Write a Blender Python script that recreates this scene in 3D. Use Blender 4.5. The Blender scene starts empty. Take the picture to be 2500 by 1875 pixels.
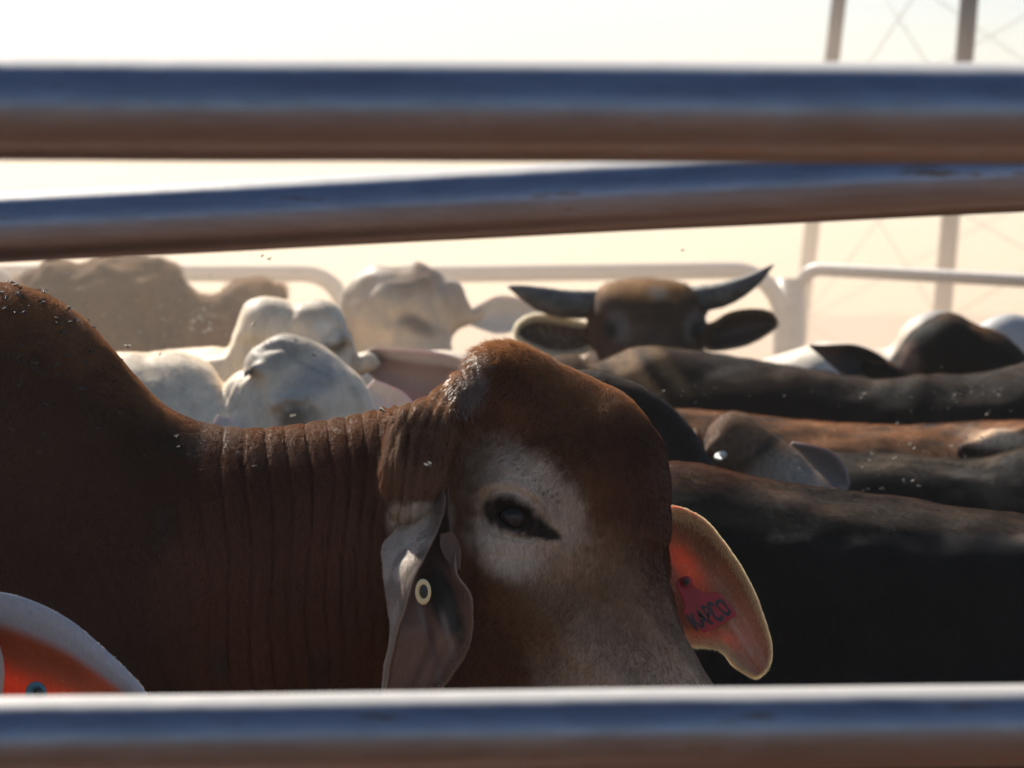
import bpy, math, random
import numpy as np
from mathutils import Vector, Matrix, Quaternion

# ------------------------------------------------------------------ camera, sky, sun, exposure
S = bpy.context.scene
C = S.collection
F = 8894.0                 # focal length in photograph pixels (2500 px wide)
EYE = 1.42                 # camera height, m
HOR = 760.0                # photograph row of the horizon
cam_d = bpy.data.cameras.new('camera')
cam = bpy.data.objects.new('camera', cam_d); C.objects.link(cam)
cam.location = (0, 0, EYE); cam.rotation_euler = (math.pi/2, 0, 0)
cam_d.sensor_width = 36.0; cam_d.lens = 36.0*F/2500.0
cam_d.shift_y = -(937.5-HOR)/2500.0
cam_d.clip_start = 0.1; cam_d.clip_end = 3000
cam_d.dof.use_dof = True; cam_d.dof.focus_distance = 4.42; cam_d.dof.aperture_fstop = 10.5
S.camera = cam
SUN_EL = math.radians(42); SUN_AZ = math.radians(-30)    # azimuth from +Y towards +X
sun_dir = Vector((math.sin(SUN_AZ)*math.cos(SUN_EL), math.cos(SUN_AZ)*math.cos(SUN_EL), math.sin(SUN_EL)))
w = bpy.data.worlds.new('World'); S.world = w; w.use_nodes = True
nt = w.node_tree; nt.nodes.clear()
sky = nt.nodes.new('ShaderNodeTexSky'); sky.sky_type = 'NISHITA'; sky.sun_disc = False
sky.sun_elevation = SUN_EL; sky.sun_rotation = SUN_AZ
sky.air_density = 1.0; sky.dust_density = 0.35; sky.ozone_density = 2.4
bg = nt.nodes.new('ShaderNodeBackground'); bg.inputs['Strength'].default_value = 0.068
wo = nt.nodes.new('ShaderNodeOutputWorld')
nt.links.new(sky.outputs[0], bg.inputs[0]); nt.links.new(bg.outputs[0], wo.inputs[0])
ld = bpy.data.lights.new('sun', 'SUN'); ld.energy = 5.0; ld.angle = math.radians(0.6); ld.color = (1.0, 0.93, 0.82)
sun = bpy.data.objects.new('sun', ld); C.objects.link(sun)
sun.rotation_euler = sun_dir.to_track_quat('Z', 'Y').to_euler()
S.view_settings.view_transform = 'Standard'; S.view_settings.look = 'None'
S.view_settings.exposure = 0.78; S.view_settings.gamma = 1.0; S.view_settings.use_curve_mapping = False
S.render.engine = 'CYCLES'
S.cycles.use_denoising = True
S.cycles.max_bounces = 10; S.cycles.volume_bounces = 2; S.cycles.diffuse_bounces = 4
S.cycles.sample_clamp_indirect = 6.0
S.cycles.use_adaptive_sampling = True; S.cycles.adaptive_threshold = 0.02

rng = np.random.default_rng(7)
random.seed(7)

# ------------------------------------------------------------------ helpers
def P(px, py, d):
    """real point seen at photograph pixel (px, py) standing d metres away"""
    return np.array([(px-1250.0)*d/F, d, EYE+(HOR-py)*d/F])

def tag(o, label=None, cat=None, group=None, kind=None):
    if label: o['label'] = label
    if cat: o['category'] = cat
    if group: o['group'] = group
    if kind: o['kind'] = kind
    return o

def link(name, me, mat=None, parent=None):
    o = bpy.data.objects.new(name, me); C.objects.link(o)
    if mat is not None and me is not None and len(me.materials) == 0: me.materials.append(mat)
    if parent is not None:
        o.parent = parent
        o.matrix_parent_inverse = parent.matrix_basis.inverted()
    return o

def empty(name, loc):
    o = bpy.data.objects.new(name, None); C.objects.link(o); o.location = loc; o.empty_display_size = .1
    return o

def mesh(name, v, f, smooth=True, col=None):
    me = bpy.data.meshes.new(name)
    v = np.asarray(v, dtype=np.float32)
    f = np.asarray(f)
    if f.dtype != object and f.ndim == 2:
        n, k = f.shape
        me.vertices.add(len(v)); me.vertices.foreach_set('co', v.ravel())
        me.loops.add(n*k); me.loops.foreach_set('vertex_index', f.astype(np.int32).ravel())
        me.polygons.add(n)
        me.polygons.foreach_set('loop_start', np.arange(0, n*k, k, dtype=np.int32))
        me.update(calc_edges=True); me.validate()
    else:
        me.from_pydata(v.tolist(), [], [list(x) for x in f])
    if smooth: me.polygons.foreach_set('use_smooth', np.ones(len(me.polygons), dtype=bool))
    if col is not None:
        a = me.color_attributes.new('Col', 'FLOAT_COLOR', 'POINT')
        c = np.ones((len(v), 4), dtype=np.float32); c[:, :np.shape(col)[1]] = col
        a.data.foreach_set('color', c.ravel())
    me.update()
    return me

def value_noise(p, scale, seed=0):
    """smooth 3-D value noise, 0..1"""
    q = p*scale; i = np.floor(q).astype(np.int64); t = q-i; t = t*t*(3-2*t)
    def h(a, b, c):
        n = (a*374761393+b*668265263+c*2147483647+seed*974634777) & 0xffffffff
        n = ((n ^ (n >> 13))*1274126177) & 0xffffffff
        return ((n ^ (n >> 16)) & 0xffff)/65535.0
    r = 0
    for dx in (0, 1):
        for dy in (0, 1):
            for dz in (0, 1):
                wgt = (t[:, 0] if dx else 1-t[:, 0])*(t[:, 1] if dy else 1-t[:, 1])*(t[:, 2] if dz else 1-t[:, 2])
                r = r+wgt*h(i[:, 0]+dx, i[:, 1]+dy, i[:, 2]+dz)
    return r

def sstep(a, b, x):
    t = np.clip((x-a)/(b-a), 0, 1); return t*t*(3-2*t)

# --- signed-distance sculpting
class Sculpt:
    def __init__(self, k=.05): self.p = []; self.k = k
    def cone(self, a, b, ra, rb, k=None, sy=1.0):
        self.p.append(('c', np.array(a, float), np.array(b, float), ra, rb, k or self.k, sy)); return self
    def ball(self, c, r, k=None, sy=1.0): return self.cone(c, np.array(c)+np.array([0, 0, 1e-4]), r, r, k, sy)
    def ell(self, c, r, k=None, R=None, neg=False):
        self.p.append(('n' if neg else 'e', np.array(c, float), np.array(r, float), R, None, k or self.k, 1.0)); return self
    def chain(self, pts, rs, k=None, sy=1.0):
        for i in range(len(pts)-1): self.cone(pts[i], pts[i+1], rs[i], rs[i+1], k, sy)
        return self
    def bounds(self):
        lo = np.full(3, 1e9); hi = -lo
        for q in self.p:
            if q[0] == 'n': continue
            if q[0] == 'c':
                r = max(q[3], q[4]); rr = np.array([r, r*max(1, q[6]), r])
                lo = np.minimum(lo, np.minimum(q[1], q[2])-rr); hi = np.maximum(hi, np.maximum(q[1], q[2])+rr)
            else:
                r = q[2].max() if q[3] is not None else q[2]
                lo = np.minimum(lo, q[1]-r); hi = np.maximum(hi, q[1]+r)
        return lo-.05, hi+.05
    def build(self, xs=None, ys=None, zs=None, h=.014):
        lo, hi = self.bounds()
        ax = []
        for i, given in enumerate((xs, ys, zs)):
            ax.append(np.asarray(given, np.float32) if given is not None else np.arange(lo[i], hi[i]+h, h).astype(np.float32))
        f = np.full([len(a) for a in ax], .12, np.float32)
        m = .09
        for q in self.p:
            kind, A, B, ra, rb, k, sy = q
            if kind == 'c':
                r = max(ra, rb); rr = np.array([r, r*max(1, sy), r])
                l, u = np.minimum(A, B)-rr-m, np.maximum(A, B)+rr+m
            else:
                r = B.max() if ra is not None else B
                l, u = A-r-m, A+r+m
            sl = tuple(slice(max(0, np.searchsorted(ax[i], l[i])), np.searchsorted(ax[i], u[i])) for i in range(3))
            X = ax[0][sl[0]][:, None, None]; Y = ax[1][sl[1]][None, :, None]; Z = ax[2][sl[2]][None, None, :]
            if X.size == 0 or Y.size == 0 or Z.size == 0: continue
            if kind == 'c':
                ab = (B-A); ab2 = float((ab*ab).sum())
                px, py, pz = X-A[0], (Y-A[1])/sy, Z-A[2]
                ab_s = ab/np.array([1, sy, 1]); ab2 = float((ab_s*ab_s).sum())
                t = np.clip((px*ab_s[0]+py*ab_s[1]+pz*ab_s[2])/ab2, 0, 1).astype(np.float32)
                d = np.sqrt((px-t*ab_s[0])**2+(py-t*ab_s[1])**2+(pz-t*ab_s[2])**2)-(ra+(rb-ra)*t)
            else:
                px, py, pz = np.broadcast_arrays(X-A[0], Y-A[1], Z-A[2])
                if ra is not None:
                    R = ra
                    px, py, pz = (R[0][0]*px+R[1][0]*py+R[2][0]*pz, R[0][1]*px+R[1][1]*py+R[2][1]*pz, R[0][2]*px+R[1][2]*py+R[2][2]*pz)
                k0 = np.sqrt((px/B[0])**2+(py/B[1])**2+(pz/B[2])**2)
                k1 = np.sqrt((px/B[0]**2)**2+(py/B[1]**2)**2+(pz/B[2]**2)**2)+1e-6
                d = k0*(k0-1)/k1
            g = f[sl]
            if kind == 'n':
                hh = np.clip(.5-.5*(g+d)/k, 0, 1); f[sl] = g*(1-hh)+(-d)*hh+k*hh*(1-hh)
            else:
                hh = np.clip(.5+.5*(g-d)/k, 0, 1)
                f[sl] = g*(1-hh)+d*hh-k*hh*(1-hh)
        return surface_nets(f, ax)

def surface_nets(f, ax):
    s = f < 0
    nx, ny, nz = f.shape
    c = s[:-1, :-1, :-1].astype(np.int8)
    for dx in (0, 1):
        for dy in (0, 1):
            for dz in (0, 1):
                if dx or dy or dz: c = c+s[dx:nx-1+dx, dy:ny-1+dy, dz:nz-1+dz]
    act = (c > 0) & (c < 8)
    I, J, K = np.nonzero(act)
    idx = np.full(act.shape, -1, np.int32); idx[I, J, K] = np.arange(len(I))
    acc = np.zeros((len(I), 3)); cnt = np.zeros(len(I))
    corners = [(a, b, d) for a in (0, 1) for b in (0, 1) for d in (0, 1)]
    for a in corners:
        for axis in range(3):
            if a[axis]: continue
            b = list(a); b[axis] = 1
            fa = f[I+a[0], J+a[1], K+a[2]]; fb = f[I+b[0], J+b[1], K+b[2]]
            m = (fa < 0) != (fb < 0)
            t = np.where(m, fa/(fa-fb+1e-12), 0)
            pos = []
            for n, (ii, arr) in enumerate(((I, ax[0]), (J, ax[1]), (K, ax[2]))):
                p0 = arr[ii+a[n]]; p1 = arr[ii+b[n]]
                pos.append(p0+(p1-p0)*t)
            acc += np.stack(pos, 1)*m[:, None]; cnt += m
    v = acc/cnt[:, None]
    faces = []
    for axis in range(3):
        sl0 = [slice(None)]*3; sl1 = [slice(None)]*3
        sl0[axis] = slice(0, -1); sl1[axis] = slice(1, None)
        o = [n for n in range(3) if n != axis]
        ch = s[tuple(sl0)] != s[tuple(sl1)]
        e = np.argwhere(ch)
        ok = np.ones(len(e), bool)
        for n in o: ok &= (e[:, n] > 0) & (e[:, n] < f.shape[n]-1)
        e = e[ok]
        inside = s[e[:, 0], e[:, 1], e[:, 2]]
        q = []
        for da, db in ((0, 0), (1, 0), (1, 1), (0, 1)):
            cc = e.copy(); cc[:, o[0]] -= da; cc[:, o[1]] -= db
            q.append(idx[cc[:, 0], cc[:, 1], cc[:, 2]])
        q = np.stack(q, 1)
        flip = inside if axis != 1 else ~inside
        q[~flip] = q[~flip][:, ::-1]
        faces.append(q)
    fc = np.concatenate(faces)
    fc = fc[(fc >= 0).all(1)]
    return v, fc

def normals(v, f):
    n = np.cross(v[f[:, 2]]-v[f[:, 0]], v[f[:, 3]]-v[f[:, 1]])
    out = np.zeros_like(v)
    for i in range(4): np.add.at(out, f[:, i], n)
    return out/(np.linalg.norm(out, axis=1)[:, None]+1e-12)

def smooth_verts(v, f, n=1):
    for _ in range(n):
        a = np.zeros_like(v); c = np.zeros(len(v))
        for i in range(4):
            j = (i+1) % 4
            np.add.at(a, f[:, i], v[f[:, j]]); np.add.at(c, f[:, i], 1)
            np.add.at(a, f[:, j], v[f[:, i]]); np.add.at(c, f[:, j], 1)
        v = v*.4+.6*a/np.maximum(c, 1)[:, None]
    return v

# ------------------------------------------------------------------ materials
def nodes_of(name):
    m = bpy.data.materials.new(name); m.use_nodes = True
    n = m.node_tree; b = n.nodes['Principled BSDF']
    return m, n, b

def hair_coat(name, scale=260.0, rough=.5, sheen=.25, bump=.35, vary=.35, sss=0.0, sss_scale=.01, sheen_tint=(1, .8, .6), spec=.35):
    m, n, b = nodes_of(name)
    at = n.nodes.new('ShaderNodeAttribute'); at.attribute_name = 'Col'
    tc = n.nodes.new('ShaderNodeTexCoord')
    mp = n.nodes.new('ShaderNodeMapping'); mp.inputs['Scale'].default_value = (1, 1, .35)
    n.links.new(tc.outputs['Object'], mp.inputs[0])
    no = n.nodes.new('ShaderNodeTexNoise'); no.inputs['Scale'].default_value = scale; no.inputs['Detail'].default_value = 5; no.inputs['Distortion'].default_value = .6
    n.links.new(mp.outputs[0], no.inputs['Vector'])
    n2 = n.nodes.new('ShaderNodeTexNoise'); n2.inputs['Scale'].default_value = 11; n2.inputs['Detail'].default_value = 4
    n.links.new(tc.outputs['Object'], n2.inputs['Vector'])
    ad = n.nodes.new('ShaderNodeMath'); ad.operation = 'ADD'
    n.links.new(no.outputs['Fac'], ad.inputs[0]); n.links.new(n2.outputs['Fac'], ad.inputs[1])
    mr = n.nodes.new('ShaderNodeMapRange'); mr.inputs[1].default_value = .6; mr.inputs[2].default_value = 1.4
    mr.inputs[3].default_value = 1-vary; mr.inputs[4].default_value = 1+vary
    n.links.new(ad.outputs[0], mr.inputs[0])
    mx = n.nodes.new('ShaderNodeVectorMath'); mx.operation = 'SCALE'
    n.links.new(at.outputs['Color'], mx.inputs[0]); n.links.new(mr.outputs[0], mx.inputs['Scale'])
    n.links.new(mx.outputs[0], b.inputs['Base Color'])
    b.inputs['Roughness'].default_value = rough; b.inputs['Specular IOR Level'].default_value = spec
    b.inputs['Sheen Weight'].default_value = sheen; b.inputs['Sheen Roughness'].default_value = .35
    b.inputs['Sheen Tint'].default_value = (*sheen_tint, 1)
    bp = n.nodes.new('ShaderNodeBump'); bp.inputs['Strength'].default_value = bump; bp.inputs['Distance'].default_value = .002
    n.links.new(no.outputs['Fac'], bp.inputs['Height']); n.links.new(bp.outputs[0], b.inputs['Normal'])
    if sss:
        n.links.new(at.outputs['Alpha'], b.inputs['Subsurface Weight'])
        b.inputs['Subsurface Radius'].default_value = (1.0, .22, .1)
        b.inputs['Subsurface Scale'].default_value = sss_scale
    return m

def simple(name, col, rough=.5, metal=0.0, noise=0, nscale=20, spec=.5, bump=0):
    m, n, b = nodes_of(name)
    b.inputs['Base Color'].default_value = (*col, 1); b.inputs['Roughness'].default_value = rough
    b.inputs['Metallic'].default_value = metal; b.inputs['Specular IOR Level'].default_value = spec
    if noise:
        tc = n.nodes.new('ShaderNodeTexCoord')
        no = n.nodes.new('ShaderNodeTexNoise'); no.inputs['Scale'].default_value = nscale; no.inputs['Detail'].default_value = 6
        n.links.new(tc.outputs['Object'], no.inputs['Vector'])
        cr = n.nodes.new('ShaderNodeValToRGB')
        cr.color_ramp.elements[0].position = .3; cr.color_ramp.elements[1].position = .7
        cr.color_ramp.elements[0].color = (*[c*(1-noise) for c in col], 1)
        cr.color_ramp.elements[1].color = (*[min(1, c*(1+noise)) for c in col], 1)
        n.links.new(no.outputs['Fac'], cr.inputs[0]); n.links.new(cr.outputs[0], b.inputs['Base Color'])
        if bump:
            bp = n.nodes.new('ShaderNodeBump'); bp.inputs['Strength'].default_value = bump; bp.inputs['Distance'].default_value = .003
            n.links.new(no.outputs['Fac'], bp.inputs['Height']); n.links.new(bp.outputs[0], b.inputs['Normal'])
    return m

def galvanised(name, base=(.25, .275, .335), rust_bounce=.5, metal=.86, rough=.37):
    m, n, b = nodes_of(name)
    tc = n.nodes.new('ShaderNodeTexCoord')
    mp = n.nodes.new('ShaderNodeMapping'); mp.inputs['Scale'].default_value = (2.2, 14, 14)
    n.links.new(tc.outputs['Object'], mp.inputs[0])
    no = n.nodes.new('ShaderNodeTexNoise'); no.inputs['Scale'].default_value = 4.5; no.inputs['Detail'].default_value = 9; no.inputs['Roughness'].default_value = .62
    n.links.new(mp.outputs[0], no.inputs['Vector'])
    cr = n.nodes.new('ShaderNodeValToRGB')
    e = cr.color_ramp.elements
    e[0].position = .36; e[0].color = (*[c*.75 for c in base], 1)
    e[1].position = .60; e[1].color = (*base, 1)
    k = e.new(.70 if rust_bounce else .9); k.color = (.17, .11, .08, 1) if rust_bounce else (*base, 1)
    n.links.new(no.outputs['Fac'], cr.inputs[0])
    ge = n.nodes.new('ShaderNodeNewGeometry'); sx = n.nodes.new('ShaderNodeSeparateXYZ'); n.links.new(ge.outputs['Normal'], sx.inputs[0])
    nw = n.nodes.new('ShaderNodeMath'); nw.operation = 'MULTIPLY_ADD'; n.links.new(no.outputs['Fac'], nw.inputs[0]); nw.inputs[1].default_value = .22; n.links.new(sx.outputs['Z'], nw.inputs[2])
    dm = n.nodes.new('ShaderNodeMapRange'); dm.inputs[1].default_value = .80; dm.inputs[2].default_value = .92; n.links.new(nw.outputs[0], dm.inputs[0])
    mc = n.nodes.new('ShaderNodeMixRGB'); n.links.new(dm.outputs[0], mc.inputs[0]); n.links.new(cr.outputs[0], mc.inputs[1]); mc.inputs[2].default_value = (.66, .61, .55, 1)  # sun's bright band along the pipe tops painted as pale colour
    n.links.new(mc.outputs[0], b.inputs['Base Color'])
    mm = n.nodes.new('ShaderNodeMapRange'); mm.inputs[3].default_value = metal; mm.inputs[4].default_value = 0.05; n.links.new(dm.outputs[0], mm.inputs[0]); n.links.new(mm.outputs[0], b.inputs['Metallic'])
    if rust_bounce:
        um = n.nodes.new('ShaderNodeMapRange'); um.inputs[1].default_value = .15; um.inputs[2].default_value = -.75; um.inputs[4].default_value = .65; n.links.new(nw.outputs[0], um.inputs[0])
        mu = n.nodes.new('ShaderNodeMixRGB'); n.links.new(um.outputs[0], mu.inputs[0]); n.links.new(mc.outputs[0], mu.inputs[1]); mu.inputs[2].default_value = (.30, .15, .075, 1)  # warm ground reflection on the undersides painted brown
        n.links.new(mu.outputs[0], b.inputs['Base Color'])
    n3 = n.nodes.new('ShaderNodeTexNoise'); n3.inputs['Scale'].default_value = 60; n3.inputs['Detail'].default_value = 3
    n.links.new(tc.outputs['Object'], n3.inputs['Vector'])
    mr = n.nodes.new('ShaderNodeMapRange'); mr.inputs[3].default_value = rough-.08; mr.inputs[4].default_value = rough+.12
    n.links.new(n3.outputs['Fac'], mr.inputs[0]); n.links.new(mr.outputs[0], b.inputs['Roughness'])
    bp = n.nodes.new('ShaderNodeBump'); bp.inputs['Strength'].default_value = .25; bp.inputs['Distance'].default_value = .001
    n.links.new(n3.outputs['Fac'], bp.inputs['Height']); n.links.new(bp.outputs[0], b.inputs['Normal'])
    return m

M = {}
M['coat'] = hair_coat('short_red_brown_coat', spec=.10, sheen=.03, rough=.6)
M['coat_far'] = hair_coat('cattle_coat', scale=160, bump=.4, vary=.5, rough=.72, sheen=.01, spec=.07)
M['coat_white'] = hair_coat('pale_cattle_coat', scale=160, bump=.3, vary=.18, rough=.6, sheen=.06, sheen_tint=(1, .95, .88))
M['ear'] = hair_coat('ear_skin', scale=300, bump=.25, vary=.2, rough=.6, sheen=.08, sss=1.0, sss_scale=.010, sheen_tint=(1, .85, .7))
M['horn'] = simple('horn', (.095, .088, .082), .6, spec=.2, noise=.4, nscale=25, bump=.3)
M['eyeball'] = simple('wet_dark_eye', (.006, .005, .006), .08, spec=.28)
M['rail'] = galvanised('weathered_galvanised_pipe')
M['far_rail'] = galvanised('dull_galvanised_pipe', base=(0.36, .35, .33), rust_bounce=0, metal=.3, rough=.45)
M['tower'] = simple('grey_painted_steel', (.22, .19, .17), .6, noise=.25, nscale=3)
M['tag_red'] = simple('red_tag_plastic', (.32, .008, .028), .45, noise=.25, nscale=60)
M['ink'] = simple('black_ink', (.012, .014, .03), .5)
M['tag_cream'] = simple('cream_tag_plastic', (.72, .58, .30), .4)
M['tag_teal'] = simple('teal_tag_plastic', (.06, .20, .27), .4)
M['tag_dark'] = simple('dark_tag_hole', (.012, .016, .014), .5)
M['fly'] = simple('fly_body', (.03, .025, .02), .5)
M['wing'] = simple('fly_wing', (.45, .38, .28), .7, spec=.15)
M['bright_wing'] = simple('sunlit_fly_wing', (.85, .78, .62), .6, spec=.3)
M['dark_wing'] = simple('resting_fly_wing', (.06, .05, .045), .8, spec=.1)

# ------------------------------------------------------------------ ground and haze
def ground():
    v, f = [], []
    r = np.concatenate([np.linspace(0, 40, 81), np.geomspace(44, 1500, 24)])
    xs = np.concatenate([-r[::-1][:-1], r]); 
    X, Y = np.meshgrid(xs, xs, indexing='ij')
    p = np.stack([X.ravel(), Y.ravel(), np.zeros(X.size)], 1)
    p[:, 2] = (value_noise(p, .8)-.5)*.07+(value_noise(p, .06, 3)-.5)*.25*sstep(20, 60, np.hypot(p[:, 0], p[:, 1]))-.03
    n = len(xs); i, j = np.meshgrid(np.arange(n-1), np.arange(n-1), indexing='ij')
    a = (i*n+j).ravel()
    f = np.stack([a, a+n, a+n+1, a+1], 1)
    m, nn, b = nodes_of('dry_yard_dirt')
    tc = nn.nodes.new('ShaderNodeTexCoord')
    no = nn.nodes.new('ShaderNodeTexNoise'); no.inputs['Scale'].default_value = 3; no.inputs['Detail'].default_value = 9
    nn.links.new(tc.outputs['Object'], no.inputs['Vector'])
    cr = nn.nodes.new('ShaderNodeValToRGB')
    cr.color_ramp.elements[0].position = .3; cr.color_ramp.elements[0].color = (.105, .056, .030, 1)
    cr.color_ramp.elements[1].position = .7; cr.color_ramp.elements[1].color = (.18, .104, .060, 1)
    nn.links.new(no.outputs['Fac'], cr.inputs[0]); nn.links.new(cr.outputs[0], b.inputs['Base Color'])
    b.inputs['Roughness'].default_value = .95
    bp = nn.nodes.new('ShaderNodeBump'); bp.inputs['Strength'].default_value = .6; bp.inputs['Distance'].default_value = .02
    nn.links.new(no.outputs['Fac'], bp.inputs['Height']); nn.links.new(bp.outputs[0], b.inputs['Normal'])
    o = link('ground', mesh('ground', p, f), m)
    tag(o, kind='structure')
ground()

def volume_box(name, lo, hi, dens, col, label=None, aniso=.6):
    lo = np.array(lo, float); hi = np.array(hi, float)
    v = [[(lo, hi)[a][0], (lo, hi)[b][1], (lo, hi)[c][2]] for a in (0, 1) for b in (0, 1) for c in (0, 1)]
    f = [[0, 1, 3, 2], [4, 6, 7, 5], [0, 4, 5, 1], [2, 3, 7, 6], [0, 2, 6, 4], [1, 5, 7, 3]]
    m = bpy.data.materials.new(name+'_air'); m.use_nodes = True; n = m.node_tree; n.nodes.clear()
    out = n.nodes.new('ShaderNodeOutputMaterial'); pv = n.nodes.new('ShaderNodeVolumePrincipled')
    pv.inputs['Color'].default_value = (*col, 1); pv.inputs['Density'].default_value = dens; pv.inputs['Anisotropy'].default_value = aniso
    n.links.new(pv.outputs[0], out.inputs['Volume'])
    o = link(name, mesh(name, v, f, smooth=False), m)
    tag(o, label, kind='stuff')
    return o, m

def volume_ellipsoid(name, c, r, dens, col, label, aniso=.6):
    n1, n2 = 16, 24
    v = []; f = []
    for i in range(n1+1):
        th = math.pi*i/n1
        for j in range(n2):
            ph = 2*math.pi*j/n2
            q = np.array([math.sin(th)*math.cos(ph), math.sin(th)*math.sin(ph), math.cos(th)])
            q = q*(1+.10*math.sin(3*ph+1)*math.sin(th)+.08*math.sin(5*ph))
            v.append(np.array(c)+q*np.array(r))
    for i in range(n1):
        for j in range(n2):
            f.append([i*n2+j, (i+1)*n2+j, (i+1)*n2+(j+1) % n2, i*n2+(j+1) % n2])
    m = bpy.data.materials.new(name+'_air'); m.use_nodes = True; n = m.node_tree; n.nodes.clear()
    out = n.nodes.new('ShaderNodeOutputMaterial'); pv = n.nodes.new('ShaderNodeVolumePrincipled')
    pv.inputs['Color'].default_value = (*col, 1); pv.inputs['Density'].default_value = dens; pv.inputs['Anisotropy'].default_value = aniso
    n.links.new(pv.outputs[0], out.inputs['Volume'])
    o = link(name, mesh(name, v, f), m)
    tag(o, label, kind='stuff')

DUSTC = (.90, .76, .62)
volume_box('haze', (-90, -12, -1.2), (90, 170, 9.2), .0011, (.97, .90, .78), 'thin pale dusty haze lying over the whole yard')
volume_ellipsoid('dust_cloud', (-1.2, 12.5, .7), (3.4, 3.4, 1.6), .10, DUSTC, 'pale drifting dust around the cattle at the back left')
volume_ellipsoid('dust_cloud', (0, 28, .6), (22, 12.0, 3.4), .055, DUSTC, 'wide low bank of dust behind the far fence')

# ------------------------------------------------------------------ pipes and fences
def tube_path(pts, r, seg=20, squash=1.0, caps=True):
    """swept round pipe along a polyline of points"""
    pts = [Vector(p) for p in pts]; v = []; f = []
    up0 = Vector((0, 0, 1))
    for i, p in enumerate(pts):
        t = (pts[min(i+1, len(pts)-1)]-pts[max(i-1, 0)]).normalized()
        a = t.cross(up0)
        if a.length < .05: a = t.cross(Vector((0, 1, 0)))
        a.normalize(); b = a.cross(t).normalized()
        if i and a.dot(pa) < 0: a = -a; b = -b
        pa = a
        rr = r[i] if hasattr(r, '__len__') else r
        for k in range(seg):
            th = 2*math.pi*k/seg
            v.append(tuple(p+a*math.cos(th)*rr*squash+b*math.sin(th)*rr))
    for i in range(len(pts)-1):
        for k in range(seg):
            f.append([i*seg+k, i*seg+(k+1) % seg, (i+1)*seg+(k+1) % seg, (i+1)*seg+k])
    if caps:
        f.append(list(range(seg))[::-1]); f.append([(len(pts)-1)*seg+k for k in range(seg)])
    return v, f

def pipe(name, pts, r, mat, parent=None, seg=20, squash=1.0):
    v, f = tube_path(pts, r, seg, squash)
    me = bpy.data.meshes.new(name); me.from_pydata([tuple(x) for x in v], [], f)
    for p in me.polygons: p.use_smooth = len(p.vertices) == 4
    return link(name, me, mat, parent)

def long_rail(name, A, B, ext, r, mat, parent, n=40, wob=.0002):
    A = np.array(A); B = np.array(B); d = (B-A)
    pts = []
    for i in range(n+1):
        t = -ext+(1+2*ext)*i/n
        p = A+d*t+np.array([0, 0, wob*math.sin(9*t+r*100)+wob*.6*math.sin(23*t)])
        pts.append(p)
    return pipe(name, pts, r, mat, parent, seg=40), pts[0], pts[-1]

# near fence: the rails the camera looks between
near = empty('yard_fence', (0, 2.32, 0))
tag(near, 'close blurred galvanised pipe fence with the topmost and bottommost rails in front', 'fence')
dl, dr = 2.285, 2.352
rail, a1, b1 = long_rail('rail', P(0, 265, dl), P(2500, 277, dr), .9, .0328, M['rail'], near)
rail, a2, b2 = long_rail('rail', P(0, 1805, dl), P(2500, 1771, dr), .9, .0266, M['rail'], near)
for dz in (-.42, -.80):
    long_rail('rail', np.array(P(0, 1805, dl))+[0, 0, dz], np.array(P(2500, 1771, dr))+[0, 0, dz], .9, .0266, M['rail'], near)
for a, b in ((a1, a2), (b1, b2)):
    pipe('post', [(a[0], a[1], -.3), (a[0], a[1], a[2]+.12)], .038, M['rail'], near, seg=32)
# slanting gate rail behind it
gate = empty('yard_gate', (0, 3.3, 0))
tag(gate, 'slanting galvanised gate top rail just behind the topmost near rail', 'gate')
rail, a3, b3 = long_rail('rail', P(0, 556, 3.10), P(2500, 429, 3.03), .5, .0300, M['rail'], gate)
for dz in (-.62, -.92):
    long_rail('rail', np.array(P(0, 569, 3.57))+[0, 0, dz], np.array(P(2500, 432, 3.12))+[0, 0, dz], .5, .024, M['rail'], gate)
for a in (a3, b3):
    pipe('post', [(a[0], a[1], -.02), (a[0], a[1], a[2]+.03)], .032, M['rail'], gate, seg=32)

def round_panel(label, TL, TR, drop=1.5, r=.034, rc=.16, left=True, right=True, group='rounded pipe panels of the far fence'):
    """portable yard panel: bent pipe frame with rounded top corners and rails between"""
    TL = Vector(TL); TR = Vector(TR); t = (TR-TL).normalized()
    root = empty('pipe_fence', (TL+TR)/2-Vector((0, 0, (TL.z+TR.z)/2)))
    tag(root, label, 'fence', group)
    pts = [Vector((TL.x, TL.y, TL.z-drop)), Vector((TL.x, TL.y, TL.z-rc))]
    for k in range(1, 9):
        th = math.pi/2*k/8; pts.append(TL+t*rc*(1-math.cos(th))-Vector((0, 0, rc*(1-math.sin(th)))))
    L = (TR-TL).length
    for k in range(1, 6): pts.append(TL+t*(rc+(L-2*rc)*k/6))
    for k in range(0, 9):
        th = math.pi/2*k/8; pts.append(TR-t*rc*(1-math.sin(th))-Vector((0, 0, rc*(1-math.cos(th)))))
    pts.append(Vector((TR.x, TR.y, TR.z-drop)))
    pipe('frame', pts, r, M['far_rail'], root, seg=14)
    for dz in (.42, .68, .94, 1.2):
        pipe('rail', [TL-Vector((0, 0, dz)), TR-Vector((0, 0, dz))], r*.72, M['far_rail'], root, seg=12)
    return root

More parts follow.
